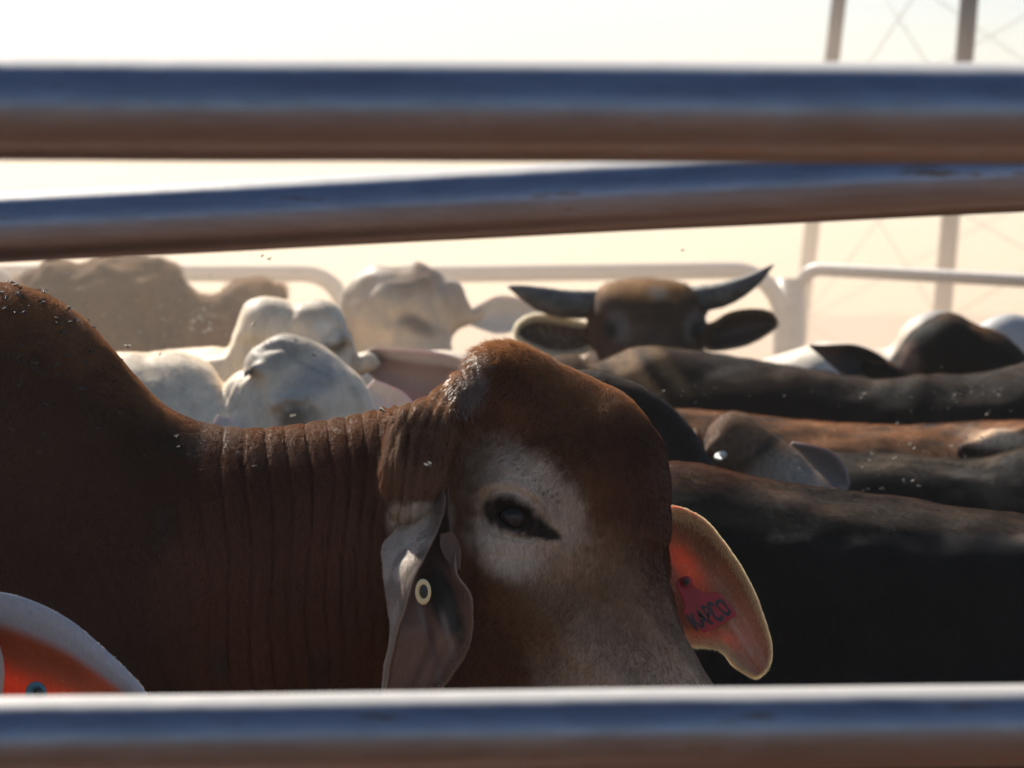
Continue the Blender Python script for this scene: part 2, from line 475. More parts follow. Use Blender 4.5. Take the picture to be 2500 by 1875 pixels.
FD = 14.0
def top(px, py, d): return P(px, py, d)
gr = 'rounded pipe panels of the far fence'
round_panel('dusty far fence panel whose rounded corner ends behind the pale double-domed head', P(-900, 662, 14.2), P(842, 668, 14.0))
round_panel('dusty far fence panel running behind the horned head', P(868, 672, 14.0), P(1908, 658, 14.0), rc=.19)
round_panel('dusty far fence panel at the right with its top rail sloping down', P(1950, 655, 14.05), P(3000, 712, 13.0), r=.026, rc=.10)
post = pipe('fence_post', [P(1928, 680, 14.03), (P(1928, 640, 14.03)[0], 14.03, -.3)], .052, M['far_rail'])
tag(post, 'thick pipe post where two rounded far fence panels meet', 'fence post')

# steel tower
def tower():
    root = empty('steel_tower', P(2900, 760, 24)*np.array([1, 1, 0]))
    tag(root, 'slim steel lattice tower with thin crossed rods behind the far fence', 'tower')
    def leg(x0, y0, x1, y1, d, r):
        a = P(x0, y0, d); b = P(x1, y1, d); dirv = b-a
        lo = a+dirv*((-.2-a[2])/dirv[2]); hi = a+dirv*((6.2-a[2])/dirv[2])
        pipe('leg', [lo, hi], r, M['tower'], root, seg=4 if False else 10)
        return lambda z: a+dirv*((z-a[2])/dirv[2])
    L1 = leg(2048, 0, 1975, 620, 24, .052); L2 = leg(2366, 0, 2306, 700, 22, .058)
    L3 = leg(3050, 0, 3120, 700, 23.5, .055); L4 = leg(2760, 0, 2800, 700, 25.5, .055)
    def rod(A, B): pipe('brace', [A, B], .0032, M['tower'], root, seg=6)
    z = [0.05, 1.35, 2.6, 3.9, 5.2, 6.1]
    for A, B in ((L1, L2), (L2, L3), (L3, L4), (L4, L1)):
        for i in range(len(z)-1):
            rod(A(z[i]), B(z[i+1])); rod(B(z[i]), A(z[i+1]))
    pipe('cross_bar', [L1(6.1), L2(6.1)], .03, M['tower'], root, seg=8)
    pipe('cross_bar', [L2(6.1), L3(6.1)], .03, M['tower'], root, seg=8)
    pipe('cross_bar', [L3(6.1), L4(6.1)], .03, M['tower'], root, seg=8)
    pipe('cross_bar', [L4(6.1), L1(6.1)], .03, M['tower'], root, seg=8)
tower()
# ------------------------------------------------------------------ cattle
def uv_of(v): return 1250+v[:, 0]*F/v[:, 1], HOR-(v[:, 2]-EYE)*F/v[:, 1]

def blob(v, c, rx, rz, tilt=0.0, ry=None, soft=.5, rough=1.0):
    """soft ellipsoidal coat patch round the world point c, axes in metres, tilt in degrees in the XZ plane"""
    d = v-np.array(c); a = math.radians(tilt)
    x = d[:, 0]*math.cos(a)-d[:, 2]*math.sin(a); z = d[:, 0]*math.sin(a)+d[:, 2]*math.cos(a)
    ry = ry or max(rx, rz)*1.6
    q = np.sqrt((x/rx)**2+(z/rz)**2+(d[:, 1]/ry)**2)
    if rough:
        m = q < 2.5; w_ = (value_noise(v[m], 34, 91)-.5)*.30+(value_noise(v[m], 120, 92)-.5)*.22+(value_noise(v[m]*np.array([1, 1, .4]), 420, 93)-.5)*.16
        q[m] += w_*rough
    return 1-sstep(1-soft, 1+soft, q)

def mixc(col, new, wgt): return col*(1-wgt[:, None])+np.array(new)*wgt[:, None]

def legs(s, p, along, side, z0, r=.085, front=True, step=0.0):
    """one pair of legs under body point p"""
    along = np.array(along, float); side = np.array(side, float)
    for sg in (-1, 1):
        b = np.array([p[0], p[1], 0.0])+side*.14*sg+along*step*sg
        if front: pts = [(0, z0, r*1.15), (0.01, z0*.62, r*.72), (0.0, z0*.50, r*.62), (0.0, .16, r*.42), (.02, .09, r*.55), (.05, .025, r*.62)]
        else: pts = [(0.02, z0, r*1.7), (.07, z0*.72, r*1.15), (-.06, z0*.50, r*.62), (-.03, .16, r*.42), (.0, .09, r*.55), (.03, .025, r*.62)]
        q = [b+along*o+np.array([0, 0, z]) for o, z, _ in pts]
        s.chain(q, [x[2] for x in pts], k=.03)

def trunk(s, back, r=.27, front_last=True, sy=.92, along=None, depth=.62, hook=True):
    """trunk hung under a line of points on the back, rump first, with legs and tail"""
    back = [np.array(b, float) for b in back]
    dn = lambda z: np.array([0, 0, z])
    n = len(back)
    s.chain([b-dn(r*.72) for b in back], [r*.72]*n, k=.06, sy=sy)
    s.chain([b-dn(depth*.62) for b in back], [r*(.95+.12*math.sin(math.pi*i/(n-1))) for i in range(n)], k=.08, sy=sy)
    al = (back[-1]-back[0]); al[2] = 0; al /= np.linalg.norm(al); side = np.array([-al[1], al[0], 0])
    zr = back[0][2]-depth*.85; zf = back[-1][2]-depth*.85
    legs(s, back[0]+al*.10, al, side, zr, front=False, step=.05)
    legs(s, back[-1]-al*.10, al, side, zf, front=True, step=-.04)
    t0 = back[0]-al*r*.75
    s.chain([t0-dn(.08), t0-al*.08-dn(.22), t0-al*.07-dn(.6), t0-al*.06-dn(.85)], [.045, .03, .018, .03], k=.03)
    return al, side

def fur(root, v, f, n, colfn_col, count, length, mask, radius=.00016, flow=(0, 0, -1), lift=.35, mat=None, curl=None, wild=1.6):
    """short hairs growing out of the coat"""
    fm = f[mask[f].mean(1) > .02]
    a = v[fm[:, 0]]; b = v[fm[:, 1]]; c = v[fm[:, 2]]; d = v[fm[:, 3]]
    wgt = np.linalg.norm(np.cross(c-a, d-b), axis=1)*mask[fm].mean(1)
    cdf = np.cumsum(wgt); cdf /= cdf[-1]
    fi = np.searchsorted(cdf, rng.random(count)); s, t = rng.random(count)[:, None], rng.random(count)[:, None]
    q = fm[fi]
    def lerp(A): return (A[q[:, 0]]*(1-s)+A[q[:, 1]]*s)*(1-t)+(A[q[:, 3]]*(1-s)+A[q[:, 2]]*s)*t
    p = lerp(v); nn = lerp(n); nn /= np.linalg.norm(nn, axis=1)[:, None]+1e-9
    col = lerp(colfn_col)
    fl = np.array(flow, float)+min(.45, wild*.4)*(rng.random((count, 3))-.5)
    fl = fl+(np.stack([value_noise(p, 14, k) for k in (61, 62, 63)], 1)-.5)*wild
    fl -= nn*(fl*nn).sum(1)[:, None]; fl /= np.linalg.norm(fl, axis=1)[:, None]+1e-9
    L = length(p) if callable(length) else np.full(count, length)
    L = (L*(.55+.75*rng.random(count)))[:, None]
    ce = curl(p)[:, None] if curl else 0
    lf = lift+.25*rng.random((count, 1))+ce*.5
    d1 = nn*lf+fl; d1 /= np.linalg.norm(d1, axis=1)[:, None]
    d2 = nn*lf*.35+fl+ce*(rng.random((count, 3))-.5)*2; d2 /= np.linalg.norm(d2, axis=1)[:, None]
    pts = np.stack([p-nn*.0004, p+d1*L*.5, p+d1*L*.5+d2*L*.5], 1).reshape(-1, 3).astype(np.float32)
    cv = bpy.data.hair_curves.new('fur'); cv.add_curves([3]*count)
    cv.points.foreach_set('position', pts.ravel())
    ra = cv.attributes.get('radius') or cv.attributes.new('radius', 'FLOAT', 'POINT')
    ra.data.foreach_set('value', np.tile(np.array([radius, radius*.8, radius*.15], np.float32), count))
    ca = cv.attributes.new('Col', 'FLOAT_COLOR', 'CURVE')
    cc = np.ones((count, 4), np.float32); cc[:, :3] = np.clip(col*(.75+.6*rng.random(count))[:, None], 0, 1)
    ca.data.foreach_set('color', cc.ravel())
    o = bpy.data.objects.new('fur', cv); C.objects.link(o); o.parent = root
    o.matrix_parent_inverse = root.matrix_basis.inverted()
    cv.materials.append(mat or M['fur']); o['kind'] = 'stuff'
    return o
def fur_material(name='coat_hairs', glint=.03, spec=.06, tr_=.4):
    m, n, b = nodes_of(name)
    at = n.nodes.new('ShaderNodeAttribute'); at.attribute_name = 'Col'
    n.links.new(at.outputs['Color'], b.inputs['Base Color'])
    b.inputs['Roughness'].default_value = .45; b.inputs['Specular IOR Level'].default_value = spec
    tr = n.nodes.new('ShaderNodeBsdfTranslucent'); n.links.new(at.outputs['Color'], tr.inputs['Color'])
    hb = n.nodes.new('ShaderNodeBsdfHairPrincipled'); hb.model = 'CHIANG'; hb.parametrization = 'COLOR'
    n.links.new(at.outputs['Color'], hb.inputs['Color']); hb.inputs['Roughness'].default_value = .35; hb.inputs['Radial Roughness'].default_value = .5
    hb.inputs['Coat'].default_value = 0.0
    mx = n.nodes.new('ShaderNodeMixShader'); mx.inputs[0].default_value = tr_
    m2 = n.nodes.new('ShaderNodeMixShader'); m2.inputs[0].default_value = glint
    out = n.nodes['Material Output']
    n.links.new(b.outputs[0], mx.inputs[1]); n.links.new(tr.outputs[0], mx.inputs[2]); n.links.new(mx.outputs[0], m2.inputs[1]); n.links.new(hb.outputs[0], m2.inputs[2]); n.links.new(m2.outputs[0], out.inputs[0])
    return m
M['fur'] = fur_material(tr_=.55)
M['fur_wet'] = fur_material('damp_coat_hairs', glint=.75, spec=.9, tr_=.1)
M['fur_dark'] = fur_material('matt_coat_hairs', glint=.0, spec=.03, tr_=.5)


def eye(parent, c, r=.018):
    n1, n2 = 10, 16; v = []; f = []
    for i in range(n1+1):
        th = math.pi*i/n1
        for j in range(n2): v.append(np.array(c)+r*np.array([math.sin(th)*math.cos(2*math.pi*j/n2), math.sin(th)*math.sin(2*math.pi*j/n2), math.cos(th)]))
    for i in range(n1):
        for j in range(n2): f.append([i*n2+j, i*n2+(j+1) % n2, (i+1)*n2+(j+1) % n2, (i+1)*n2+j])
    return link('eye', mesh('eye', v, f), M['eyeball'], parent)

def catmull(a, n):
    """resample rows (m, ...) to n rows"""
    a = np.asarray(a, float); m = len(a); out = []
    for x in np.linspace(0, m-1, n):
        i = min(int(x), m-2); t = x-i
        p0, p1, p2, p3 = a[max(i-1, 0)], a[i], a[i+1], a[min(i+2, m-1)]
        out.append(.5*((2*p1)+(-p0+p2)*t+(2*p0-5*p1+4*p2-p3)*t*t+(-p0+3*p1-3*p2+p3)*t**3))
    return np.array(out)

def sheet_ear(parent, rows, thick, colfn, nr=60, nc=40, name='ear', mat=None, rough=.0, soak=.3, fur_n=0, fur_len=.004, fur_col=None):
    """solid ear from rows of cross-section points, rounded at its rim"""
    g = catmull(rows, nr)                       # nr x m x 3
    g = np.stack([catmull(r, nc) for r in g])   # nr x nc x 3
    du = np.gradient(g, axis=0); dv = np.gradient(g, axis=1)
    n = np.cross(du, dv); n /= np.linalg.norm(n, axis=2)[..., None]+1e-12
    ii = np.linspace(0, 1, nr)[:, None]; jj = np.linspace(-1, 1, nc)[None, :]
    if rough:
        q = value_noise(g.reshape(-1, 3), 55, 5).reshape(nr, nc)-.5
        g = g+n*q[..., None]*rough
    edge = np.sqrt(np.clip(1-np.abs(jj)**6, 0.0, 1))*np.sqrt(np.clip(1-ii**14, 0, 1))
    th = thick*.5*np.maximum(edge, .12)
    A = g+n*th[..., None]; B = g-n*th[..., None]
    v = np.concatenate([A.reshape(-1, 3), B.reshape(-1, 3)]); N = nr*nc
    i, j = np.meshgrid(np.arange(nr-1), np.arange(nc-1), indexing='ij'); a = (i*nc+j).ravel()
    f1 = np.stack([a, a+nc, a+nc+1, a+1], 1); f2 = f1[:, ::-1]+N
    ring = np.concatenate([np.arange(nc), (np.arange(1, nr))*nc+nc-1, (nr-1)*nc+np.arange(nc-2, -1, -1), np.arange(nr-2, 0, -1)*nc])
    rn = np.roll(ring, -1)
    f3 = np.stack([ring, rn, rn+N, ring+N], 1)
    f = np.concatenate([f1, f2, f3])
    T = np.concatenate([np.broadcast_to(ii, (nr, nc)).ravel()]*2); Sx = np.concatenate([np.broadcast_to(jj, (nr, nc)).ravel()]*2)
    sidev = np.concatenate([np.ones(N), -np.ones(N)])
    col = colfn(v, T, Sx, sidev)
    if col.shape[1] == 3: col = np.concatenate([col, np.full((len(col), 1), soak)], 1)
    o = link(name, mesh(name, v, f, col=col), mat or M['ear'], parent)
    if fur_n:
        nn = normals(v, f); c3 = col[:, :3]*1.0 if fur_col is None else np.tile(np.array(fur_col), (len(v), 1))
        rimw = np.clip((.25 if fur_col is None else .03)+2.2*sstep(.72, .97, np.abs(Sx))+2.2*sstep(.9, 1, T), 0, 3); rimw = rimw*np.where(sidev > 0, 1.0, 1.0)
        fur(parent, v, f, nn, c3, fur_n, fur_len, rimw, radius=.00011*max(1, fur_len/.005), flow=(.2, 0, -1), lift=.35, wild=.6)
    return o

def leaf_rows(base, tip, width, face, cup=.35, sag=0.0, prof=(.42, .75, 1.0, .98, .80, .45, .08), m=9, lean=0.0, ahead=0.0):
    base = np.array(base, float); tip = np.array(tip, float); face = np.array(face, float)
    ax = tip-base; L = np.linalg.norm(ax); ax /= L
    side = np.cross(ax, face); side /= np.linalg.norm(side); fc = np.cross(side, ax)
    rows = []
    for i, p in enumerate(prof):
        t = i/(len(prof)-1); h = width*.5*p
        c = base+ax*L*t+side*lean*math.sin(math.pi*t)*L-np.array([0, 0, sag*math.sin(math.pi*t*.9)*L])
        rows.append([c+side*h*s-fc*cup*h*(1-s*s)+fc*ahead*t for s in np.linspace(-1, 1, m)])
    return rows

def ear_colours(inner, outer, rim=None, inner_side=1):
    def fn(v, T, Sx, sd):
        c = np.where((sd == inner_side)[:, None], np.array(inner)[None, :], np.array(outer)[None, :]).astype(float)
        k = sstep(.72, .98, np.abs(Sx)); k = np.maximum(k, sstep(.85, 1, T))
        c = c*(1-k[:, None])+np.array(rim if rim else outer)*k[:, None]
        return c
    return fn

def horn(parent, pts, rs, name='horn'):
    p = catmull(np.array([list(a)+[r] for a, r in zip(pts, rs)]), 28)
    rr = p[:, 3].copy()
    for i in range(len(rr)): rr[i] *= 1+.02*math.sin(i*2.3)
    v, f = tube_path([tuple(x) for x in p[:, :3]], rr.tolist(), 22)
    me = bpy.data.meshes.new(name); me.from_pydata([tuple(x) for x in v], [], f)
    for q in me.polygons: q.use_smooth = True
    return link(name, me, M['horn'], parent)

def cow_root(label, group='cattle crowded in the yard', loc=(0, 0, 0)):
    o = empty('zebu_cow', loc); tag(o, label, 'cow', group); return o

def finish_body(s, root, colour, mat, h=.014, axes=(None, None, None), disp=None, sm=1, lumps=.006, rim=0, rim_len=.008, outline=None, fall=.14, bn=14.0):
    v, f = s.build(*axes, h=h)
    if sm: v = smooth_verts(v, f, sm)
    n = normals(v, f)
    if lumps:
        v = v+n*((value_noise(v, 4.5, 22)-.5)*lumps*3.0+(value_noise(v, 9, 2)-.5)*lumps*1.4+(value_noise(v, 24, 4)-.5)*lumps*.6)[:, None]*(1.0 if disp is None or lumps > .005 else .3)
    if outline is not None: v = fit_top(v, outline, fall=fall, bn=bn); n = normals(v, f)
    if disp is not None: v = disp(v, n)
    n = normals(v, f)
    col = colour(v, n)
    o = link('body', mesh('body', v, f, col=col), mat, root)
    if rim:
        m = sstep(.15, .8, n[:, 2])*sstep(.55, .9, v[:, 2])
        u, y = uv_of(v); m = m*(u > -80)*(u < 2600)*(y < 1300)
        fur(root, v, f, n, col*1.1, rim*2, rim_len, m, radius=.00013, flow=(.8, -.25, -.3), lift=.3, wild=.5, mat=M['fur_dark'])
    return o, v, f, n

def fit_top(v, pts, fall=.16, edge=25, off=0.0, mask=None, bn=14.0):
    """raise or lower the upper contour of a body so that it follows the traced back line"""
    pts = np.array(pts, float); u, y = uv_of(v); BN = 5.0 if off else bn
    m = np.ones(len(v), bool) if mask is None else mask
    us = np.arange(pts[0, 0]-40, pts[-1, 0]+41, BN); cur = np.full(len(us), np.nan)
    b = np.clip(((u-us[0])/BN+.5).astype(int), 0, len(us)-1); ok = m & (u > us[0]-2) & (u < us[-1]+2)
    tmp = np.full(len(us), 1e9); np.minimum.at(tmp, b[ok], y[ok]); tmp[tmp > 1e8] = np.nan
    g = ~np.isnan(tmp)
    if g.sum() < 4: return v
    cur = np.interp(us, us[g], tmp[g]); nk = 5 if (off or bn > 12) else 3; cur = np.convolve(np.pad(cur, nk//2, mode='edge'), np.ones(nk)/nk, 'valid')
    t = np.interp(us, pts[:, 0], pts[:, 1])+off
    sh = np.interp(u, us, t-cur); ct = np.interp(u, us, cur)
    we = sstep(pts[0, 0]-edge, pts[0, 0]+edge*.3, u)*sstep(pts[-1, 0]+edge, pts[-1, 0]-edge*.3, u)
    sc = v[:, 1]/F
    w_ = we*(1-sstep(0, fall, (y-ct)*sc))*m
    v = v.copy(); v[:, 2] -= sh*sc*w_
    return v

def fit_round(v, c, pts, fall=.6, mask=None):
    """push a head outline out or in, along rays from its middle, to the traced outline"""
    u, y = uv_of(v); pts = np.array(pts, float)
    th = np.arctan2(y-c[1], u-c[0]); r = np.hypot(y-c[1], u-c[0])
    tp = np.arctan2(pts[:, 1]-c[1], pts[:, 0]-c[0]); rp = np.hypot(pts[:, 1]-c[1], pts[:, 0]-c[0])
    o = np.argsort(tp); tp, rp = tp[o], rp[o]
    m = np.ones(len(v), bool) if mask is None else mask
    n = 240; b = ((th+math.pi)/(2*math.pi)*n).astype(int) % n; cur = np.zeros(n); np.maximum.at(cur, b[m], r[m])
    tc = -math.pi+(np.arange(n)+.5)*2*math.pi/n; g = cur > 0
    cur = np.interp(tc, tc[g], cur[g]); cur = np.convolve(np.pad(cur, 2, mode='wrap'), np.ones(5)/5, 'valid')
    rat = np.interp(th, tp, rp)/np.interp(th, tc, cur, period=2*math.pi)
    we = sstep(tp[0]-.12, tp[0]+.05, th)*sstep(tp[-1]+.12, tp[-1]-.05, th)*m
    k = 1+(rat-1)*we*sstep(.15, fall, r/np.interp(th, tc, cur, period=2*math.pi))
    sc = v[:, 1]/F; v = v.copy()
    v[:, 0] += (k-1)*(u-c[0])*sc; v[:, 2] -= (k-1)*(y-c[1])*sc
    return v

def front_y(v, u0, v0, r=14):
    u, w_ = uv_of(v); m = (abs(u-u0) < r) & (abs(w_-v0) < r)
    return v[m][:, 1].min() if m.any() else None

# ---- the big red-brown one with its head turned to the camera
D0 = 4.5; s0 = D0/F
def Q(u, v, w=0.0): return P(u, v, D0+w*s0)
def red_cow():
    root = cow_root('large red-brown humped cow with white-ringed eye and drooping ears, head turned to the camera', loc=(-.8, 4.7, 0))
    s = Sculpt(k=.035); R = s0
    s.ell(Q(-35, 1098, 130), (405*R, 250*R, 412*R), k=.06)
    s.cone(Q(150, 1120, 130), Q(520, 1290, 115), 300*R, 268*R, k=.06, sy=.75)                       # hump
    s.chain([Q(180, 1520, 130), Q(560, 1428, 110), Q(960, 1338, 90), Q(1180, 1330, 60)], [450*R, 391*R, 325*R, 290*R], k=.05, sy=.72)
    s.cone(Q(1150, 1500, 60), Q(1150, 1800, 60), 190*R, 170*R, k=.05)
    s.chain([Q(300, 1900, 130), Q(900, 1760, 90)], [330*R, 200*R], k=.08, sy=.55)  # dewlap and throat
    s.ell(Q(-250, 1650, 150), (640*R, 470*R, 620*R), k=.09)                      # shoulder
    # head
    s.ball(Q(1237, 962, 60), 122*R, k=.045)
    s.ball(Q(1130, 1020, 70), 82*R, k=.04)
    s.cone(Q(1340, 1050, 45), Q(1425, 1162, 35), 150*R, 205*R, k=.05)
    s.cone(Q(1290, 1010, 50), Q(1440, 1110, 45), 118*R, 150*R, k=.025)
    s.ball(Q(1300, 1250, 30), 190*R, k=.05, sy=.92)
    s.cone(Q(1290, 1420, 40), Q(1500, 1820, -20), 195*R, 165*R, k=.06)
    s.cone(Q(1428, 1290, 20), Q(1590, 1850, -110), 212*R, 160*R, k=.06)
    s.cone(Q(1600, 1850, -110), Q(1680, 2010, -140), 150*R, 140*R, k=.06)        # muzzle
    # orbit and brow
    s.ell(Q(1275, 1200, -135), (95*R, 45*R, 50*R), k=.03)
    s.ell(Q(1215, 1330, -110), (85*R, 45*R, 40*R), k=.03)
    # base of the near ear, gathered skin
    s.chain([Q(1095, 985, 0), Q(1030, 1060, -110), Q(1010, 1150, -165), Q(1008, 1215, -190)], [62*R, 74*R, 70*R, 60*R], k=.03)
    # base of the far ear
    s.cone(Q(1480, 1350, 170), Q(1600, 1400, 200), 90*R, 80*R, k=.03)
    # trunk, legs, tail beyond the frame
    back = [Q(-2900, 1120, 330), Q(-2400, 1040, 300), Q(-1500, 1080, 250), Q(-700, 1050, 180)]
    trunk(s, back, r=.30, sy=.92, depth=.72)
    lo, hi = s.bounds()
    fx = (Q(-90, 0)[0], Q(1830, 0)[0])
    xs = np.concatenate([np.arange(lo[0], fx[0], .014), np.arange(fx[0], fx[1], .0026), np.arange(fx[1], hi[0]+.014, .014)])
    zf = Q(0, 1850)[2]
    zs = np.concatenate([np.arange(lo[2], zf, .012), np.arange(zf, hi[2]+.01, .0032)])
    yf = 4.72
    ys = np.concatenate([np.arange(lo[1], yf, .0036), np.arange(yf, hi[1]+.012, .012)])
    EC = (1254, 1262)
    HEAD = [(1128, 903), (1160, 862), (1204, 844), (1247, 840), (1280, 847), (1323, 866), (1361, 888), (1415, 911), (1470, 936), (1513, 957), (1551, 990), (1589, 1039), (1611, 1066), (1624, 1095), (1631, 1140), (1634, 1234), (1630, 1343), (1633, 1424), (1654, 1505), (1676, 1560), (1703, 1603), (1730, 1652), (1760, 1700), (1790, 1760)]
    BACK = [(-80, 702), (-20, 692), (30, 697), (60, 704), (105, 720), (150, 744), (200, 782), (250, 830), (290, 875), (330, 920), (365, 955), (400, 985), (440, 1008), (480, 1025), (540, 1038), (600, 1044), (660, 1043), (720, 1038), (780, 1031), (840, 1022), (900, 1012), (950, 1003), (1000, 990), (1040, 972), (1075, 950), (1100, 930), (1128, 906)]
    def disp(v, n):
        v = fit_round(v, (1390, 1300), HEAD, fall=.75, mask=(v[:, 1] < 5.0) & (uv_of(v)[0] > 1100) & (uv_of(v)[1] < 1900))
        v = fit_top(v, BACK, fall=.20, edge=15, off=.01)
        u, y = uv_of(v); fr = sstep(.15, -.25, n[:, 1])     # facing the camera side
        top = np.ones(len(v))
        d = np.zeros(len(v))
        # vertical folds round the neck: deep creases with rounded rolls between
        xk = np.array([250, 315, 380, 440, 492, 545, 603, 660, 708, 757, 808, 848, 888, 922, 955, 988, 1018, 1050], float)
        lean = (y-1040)*(.075+.00018*(y-1040))*np.clip((760-u)/500, -.5, 1.2)
        uu = u+lean*-.55+9*np.sin(y*.013+u*.01)
        k = np.interp(uu, xk, np.arange(len(xk))); ph = k-np.floor(k)
        roll = np.clip(np.sin(math.pi*np.clip(ph*1.06-.03+.12*np.sin(math.pi*ph), 0, 1)), 0, 1)**.24
        wn = sstep(470, 560, u)*sstep(1060, 985, u)+.45*sstep(230, 430, u)*sstep(560, 470, u)*sstep(1060, 1180, y)
        fade = (.95-.25*sstep(1120, 1040, y))*(.8+.4*value_noise(v, 5, 44))
        zz = sstep(330, 500, u)
        amp = np.interp(k, np.arange(18), [.5, .8, .3, .7, .9, 1.1, 1.0, 1.15, .8, 1.05, .85, 1.1, .8, 1, .8, .9, .7, .5])
        d += (roll-.8)*10.0*wn*fade*amp*(.55+.9*value_noise(v, 16, 9))
        q2 = uu*1.0+12*np.sin(y*.03)+30*value_noise(v, 7, 88); d += (np.abs(np.sin(q2*math.pi/23))**.5-.6)*2.4*sstep(420, 560, u)*sstep(1080, 980, u)*sstep(1020, 1090, y)*value_noise(v, 11, 66)*1.5
        # fine gathers where the neck meets the poll and ear base
        m2 = sstep(905, 960, u)*sstep(1145, 1090, u)*sstep(1240, 1130, y)
        q = (u*.92+y*.42)+14*np.sin(y*.021+u*.011)
        d += (np.abs(np.sin(q*math.pi/27))**.45-.65)*(5+8*value_noise(v, 12, 23))*m2
        # creases down the front of the shoulder
        m3 = sstep(60, 200, u)*sstep(620, 420, u)*sstep(1150, 1300, y)
        q = u-(y-1200)*.33+16*np.sin(y*.011)
        d += (np.abs(np.sin(q*math.pi/62))**.5-.7)*4.0*m3*fr*value_noise(v, 9, 11)*1.6
        # groove from ear to jaw, veins and ridges on the face
        g = np.exp(-((u-(1135+14*np.sin(y*.01)))/17)**2)*sstep(1090, 1180, y)*sstep(1760, 1500, y)
        d -= g*12*fr
        for cx, slope, ww, a in ((1585, .10, 14, 4.0), (1545, .16, 10, -3.0), (1508, .22, 16, 3.5), (1440, .38, 20, 3.0), (1470, .30, 12, -3.0)):
            yy = y-1150; d += a*fr*np.exp(-((u-cx-slope*yy)/ww)**2)*sstep(960, 1060, y)*sstep(1560, 1300, y)
        def ridge(ax_, ay_, bx_, by_, wd, h_):
            t = np.clip(((u-ax_)*(bx_-ax_)+(y-ay_)*(by_-ay_))/((bx_-ax_)**2+(by_-ay_)**2), 0, 1)
            return h_*fr*np.exp(-((u-ax_-t*(bx_-ax_))**2+(y-ay_-t*(by_-ay_))**2)/wd**2)*(v[:, 1] < 4.6)
        d += ridge(1235, 1430, 1545, 1690, 42, 13)+ridge(1390, 1420, 1560, 1560, 30, -9)+ridge(1180, 1500, 1420, 1740, 46, -10)
        d += ridge(1200, 1120, 1330, 1110, 34, 9)+ridge(1330, 1110, 1420, 1230, 30, 8)+ridge(1170, 1010, 1200, 1150, 26, -11)+ridge(1290, 960, 1440, 1090, 40, -6)
        d += ridge(1440, 1240, 1470, 1420, 12, -4)+ridge(1425, 1180, 1450, 1330, 8, -3)+ridge(1300, 930, 1420, 1040, 10, 3)+ridge(1420, 1040, 1500, 1180, 10, 3)
        # eye: lids, opening, wrinkles above
        a = math.radians(24); x1 = (u-EC[0])*math.cos(a)+(y-EC[1])*math.sin(a); y1 = -(u-EC[0])*math.sin(a)+(y-EC[1])*math.cos(a)
        near = (v[:, 1] < 4.6) & (n[:, 1] < .2)
        e = np.sqrt((x1/50)**2+(y1/31)**2)
        d += near*(-17*sstep(1.0, .72, e)+7*np.exp(-((e-1.22)/.22)**2))
        e2 = np.sqrt(((x1+4)/92)**2+((y1+6)/62)**2)
        d += near*(-6*np.exp(-((e2-.86)/.10)**2)+6*np.exp(-((e2-1.12)/.16)**2)*sstep(20, -30, y1))
        e3 = np.sqrt(((x1)/140)**2+((y1-5)/96)**2)
        d += near*(-3.5*np.exp(-((e3-1.0)/.05)**2)*sstep(-20, 60, x1+y1*.3))
        # tear groove
        tx = x1-70; d += near*(-5*np.exp(-(y1/10)**2)*sstep(-20, 5, tx)*sstep(75, 40, tx))
        # curly poll
        m4 = sstep(1010, 900, y)*sstep(1040, 1100, u)*sstep(1420, 1300, u)
        d += m4*(value_noise(v, 260, 21)-.5)*4.5
        d += (value_noise(v, 7, 15)-.5)*14*sstep(1100, 900, u)+(value_noise(v, 15, 16)-.5)*5
        d += (value_noise(v, 45, 13)-.5)*2.2+(value_noise(v, 110, 14)-.5)*1.0
        return v+n*(d*s0)[:, None]
    def colour(v, n):
        u, y = uv_of(v)
        c = np.tile(np.array([.070, .025, .014]), (len(v), 1))
        c = mixc(c, (.055, .018, .010), sstep(.35, .8, value_noise(v, 4, 31))*.6)
        c = mixc(c, (.026, .013, .011), sstep(620, 260, u)*(.45+.5*value_noise(v, 5, 55)))  # shade over the shoulder painted into the coat
        # dull dark scuffs on the neck
        sc = sstep(.66, .80, value_noise(v*np.array([1.6, 1, .7]), 16, 77))*sstep(300, 480, u)*sstep(900, 700, u)
        c = mixc(c, (.03, .024, .022), sc*.75)
        fc = (v[:, 1] < 4.62).astype(float)
        fy = 4.33
        def b(u0, v0, ru, rv, tilt, soft=.5): return blob(v, P(u0, v0, 4.36), ru*s0, rv*s0, tilt, ry=.26, soft=soft)
        c = mixc(c, (.12, .046, .015), b(1290, 1250, 195, 290, -22, .45)*.8)
        c = mixc(c, (.13, .06, .028), b(1480, 1620, 250, 210, 0, .7)*.55)
        c = mixc(c, (.22, .135, .08), b(1390, 1440, 150, 130, 30, .8)*.85)
        c = mixc(c, (.46, .36, .27), b(1600, 1740, 230, 180, 15, .6)*.9)
        c = mixc(c, (.24, .15, .095), b(1560, 1560, 95, 160, -15, .8)*.6)
        c = mixc(c, (.42, .30, .215), b(1288, 1252, 108, 172, -36, .45)*1.0)
        c = mixc(c, (.56, .46, .37), b(1235, 1350, 82, 56, 30, .6)*.9)
        c = mixc(c, (.54, .44, .35), b(1262, 1168, 70, 52, 38, .6)*.8)
        c = mixc(c, (.40, .31, .24), b(1375, 1240, 40, 90, -30, .6)*.8)
        a = math.radians(24); x1 = (u-EC[0])*math.cos(a)+(y-EC[1])*math.sin(a); y1 = -(u-EC[0])*math.sin(a)+(y-EC[1])*math.cos(a)
        wob = (value_noise(v, 150, 41)-.5)*.35
        e = np.sqrt(((x1+6)/74)**2+((y1)/46)**2)+wob
        c = mixc(c, (.018, .014, .013), (1-sstep(.72, 1.16, e))*fc)
        tx = (x1-60)/75; ty = (y1-2)/(26-12*np.clip(tx, 0, 1))
